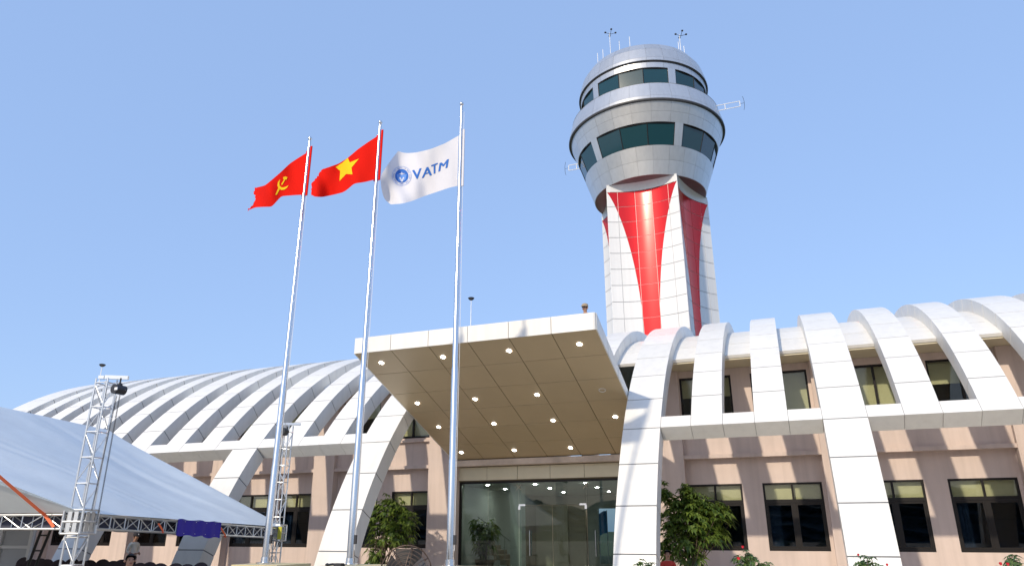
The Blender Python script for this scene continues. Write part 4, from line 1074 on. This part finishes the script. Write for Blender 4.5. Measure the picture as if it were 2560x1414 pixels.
# ------------------------------------------------------------------ fan
fy = 10.2; fc = onY(1014, 1432, fy); fr0 = .40
t = thing('pedestal_fan', (fc.x, fy, 0), 'large black industrial fan with round wire cage beside the middle flagpole', 'fan')
ax = Vector((.25, -.95, .12)).normalized(); ua = ax.cross(Vector((0, 0, 1))).normalized(); va = ua.cross(ax)
def rpt(r, a, d=0): return fc+(ua*math.cos(a)+va*math.sin(a))*r+ax*d
for d, nm in ((.11, 'front_cage'), (-.09, 'rear_cage')):
    cg_ = MB()
    for k in (2, 4, 6, 8, 10, 12, 14): 
        r = fr0*k/14; cg_.tube([rpt(r, 2*math.pi*q/36, d*(1-(r/fr0)**4)) for q in range(37)], (.0026 if k < 14 else .012), 4, cap=False)
    for q in range(8): cg_.tube([rpt(fr0*k/8, 2*math.pi*q/8+.2, d*(1-(k/8)**4)) for k in range(9)], .008, 4)
    cg_.obj(nm, M['grate'], t)
bl = MB()
for k in range(3):
    a = 2*math.pi*k/3+.5
    bl.poly([rpt(.07, a-.3, .01), rpt(.34, a-.25, -.04), rpt(.35, a+.35, .05), rpt(.07, a+.4, .03)], [(0, 1, 2, 3)])
bl.obj('blades', M['bolt'], t)
MB().tube([fc-ax*.34, fc-ax*.30, fc-ax*.10, fc-ax*.06], [.06, .13, .13, .08], 14).obj('motor', M['black'], t)
MB().tube([fc+ax*-.02, fc+ax*.125], .055, 12).obj('hub', M['orange'], t)
MB().tube([fc-ax*.2-Vector((0, 0, .1)), Vector((fc.x-ax.x*.2, fc.y-ax.y*.2, .06))], .03, 8).lathe([(.001, .05), (.27, .04), (.27, 0), (.001, 0)], (fc.x-ax.x*.2, fc.y-ax.y*.2, 0), 20).obj('stand', M['black'], t)
MB().box(fc.x-.36, fc.x-.06, fc.y+.30, fc.y+.62, 0, fc.z+.34).obj('speaker_box', M['black'], None, (fc.x-.21, fc.y+.46, 0))
sb_ = bpy.data.objects['speaker_box']; tag(sb_, 'black loudspeaker box standing right behind the fan cage', 'loudspeaker')

# ------------------------------------------------------------------ flag seen through the lobby
fp = onY(1519, 1330, 38)
t = thing('small_flag', (fp.x, 38, 0), 'light blue flag on a thin pole seen through the lobby rear door', 'flag')
MB().tube([(fp.x, 38, 0), (fp.x, 38, 2.6)], .02, 6).obj('pole', M['whitepaint'], t)
V = []
for i in range(9):
    for j in range(7):
        u, v = i/8, j/6; V.append((fp.x-.75*u, 38+.10*math.sin(u*7+v), 2.55-1.1*v-.35*u+.1*math.sin(u*5)))
MB().poly(V, [(i*7+j, i*7+j+1, i*7+j+8, i*7+j+7) for i in range(8) for j in range(6)]).obj('cloth', M['cyan'], t, smooth=True)

# ------------------------------------------------------------------ woodland behind the viewer (added to darken what the glass reflects)
mb = MB(); nx, nz = 160, 14; V = []
for j in range(nz+1):
    for i in range(nx+1):
        x = -190+380*i/nx; f_ = j/nz; h = 6.5+.6*math.sin(i*.37)+.5*math.sin(i*.93+1)+.5*math.sin(i*2.3)
        y = -75-10*math.sin(i*.05)+3.2*(1-f_)**.5*math.sin(i*1.7+j*1.9)+1.5*math.sin(i*3.1-j*2.7)-6*f_
        V.append((x, y, h*f_))
tl = mb.poly(V, [(j*(nx+1)+i, j*(nx+1)+i+1, (j+1)*(nx+1)+i+1, (j+1)*(nx+1)+i) for j in range(nz) for i in range(nx)]).obj('woodland', mat('hazy_woodland', (.13, .17, .17), .95, var=.3, vscale=.3))  # distance haze mixed into the tree colour
tl['kind'] = 'stuff'; tag(tl, 'far line of trees across the field, added out of view', 'trees')
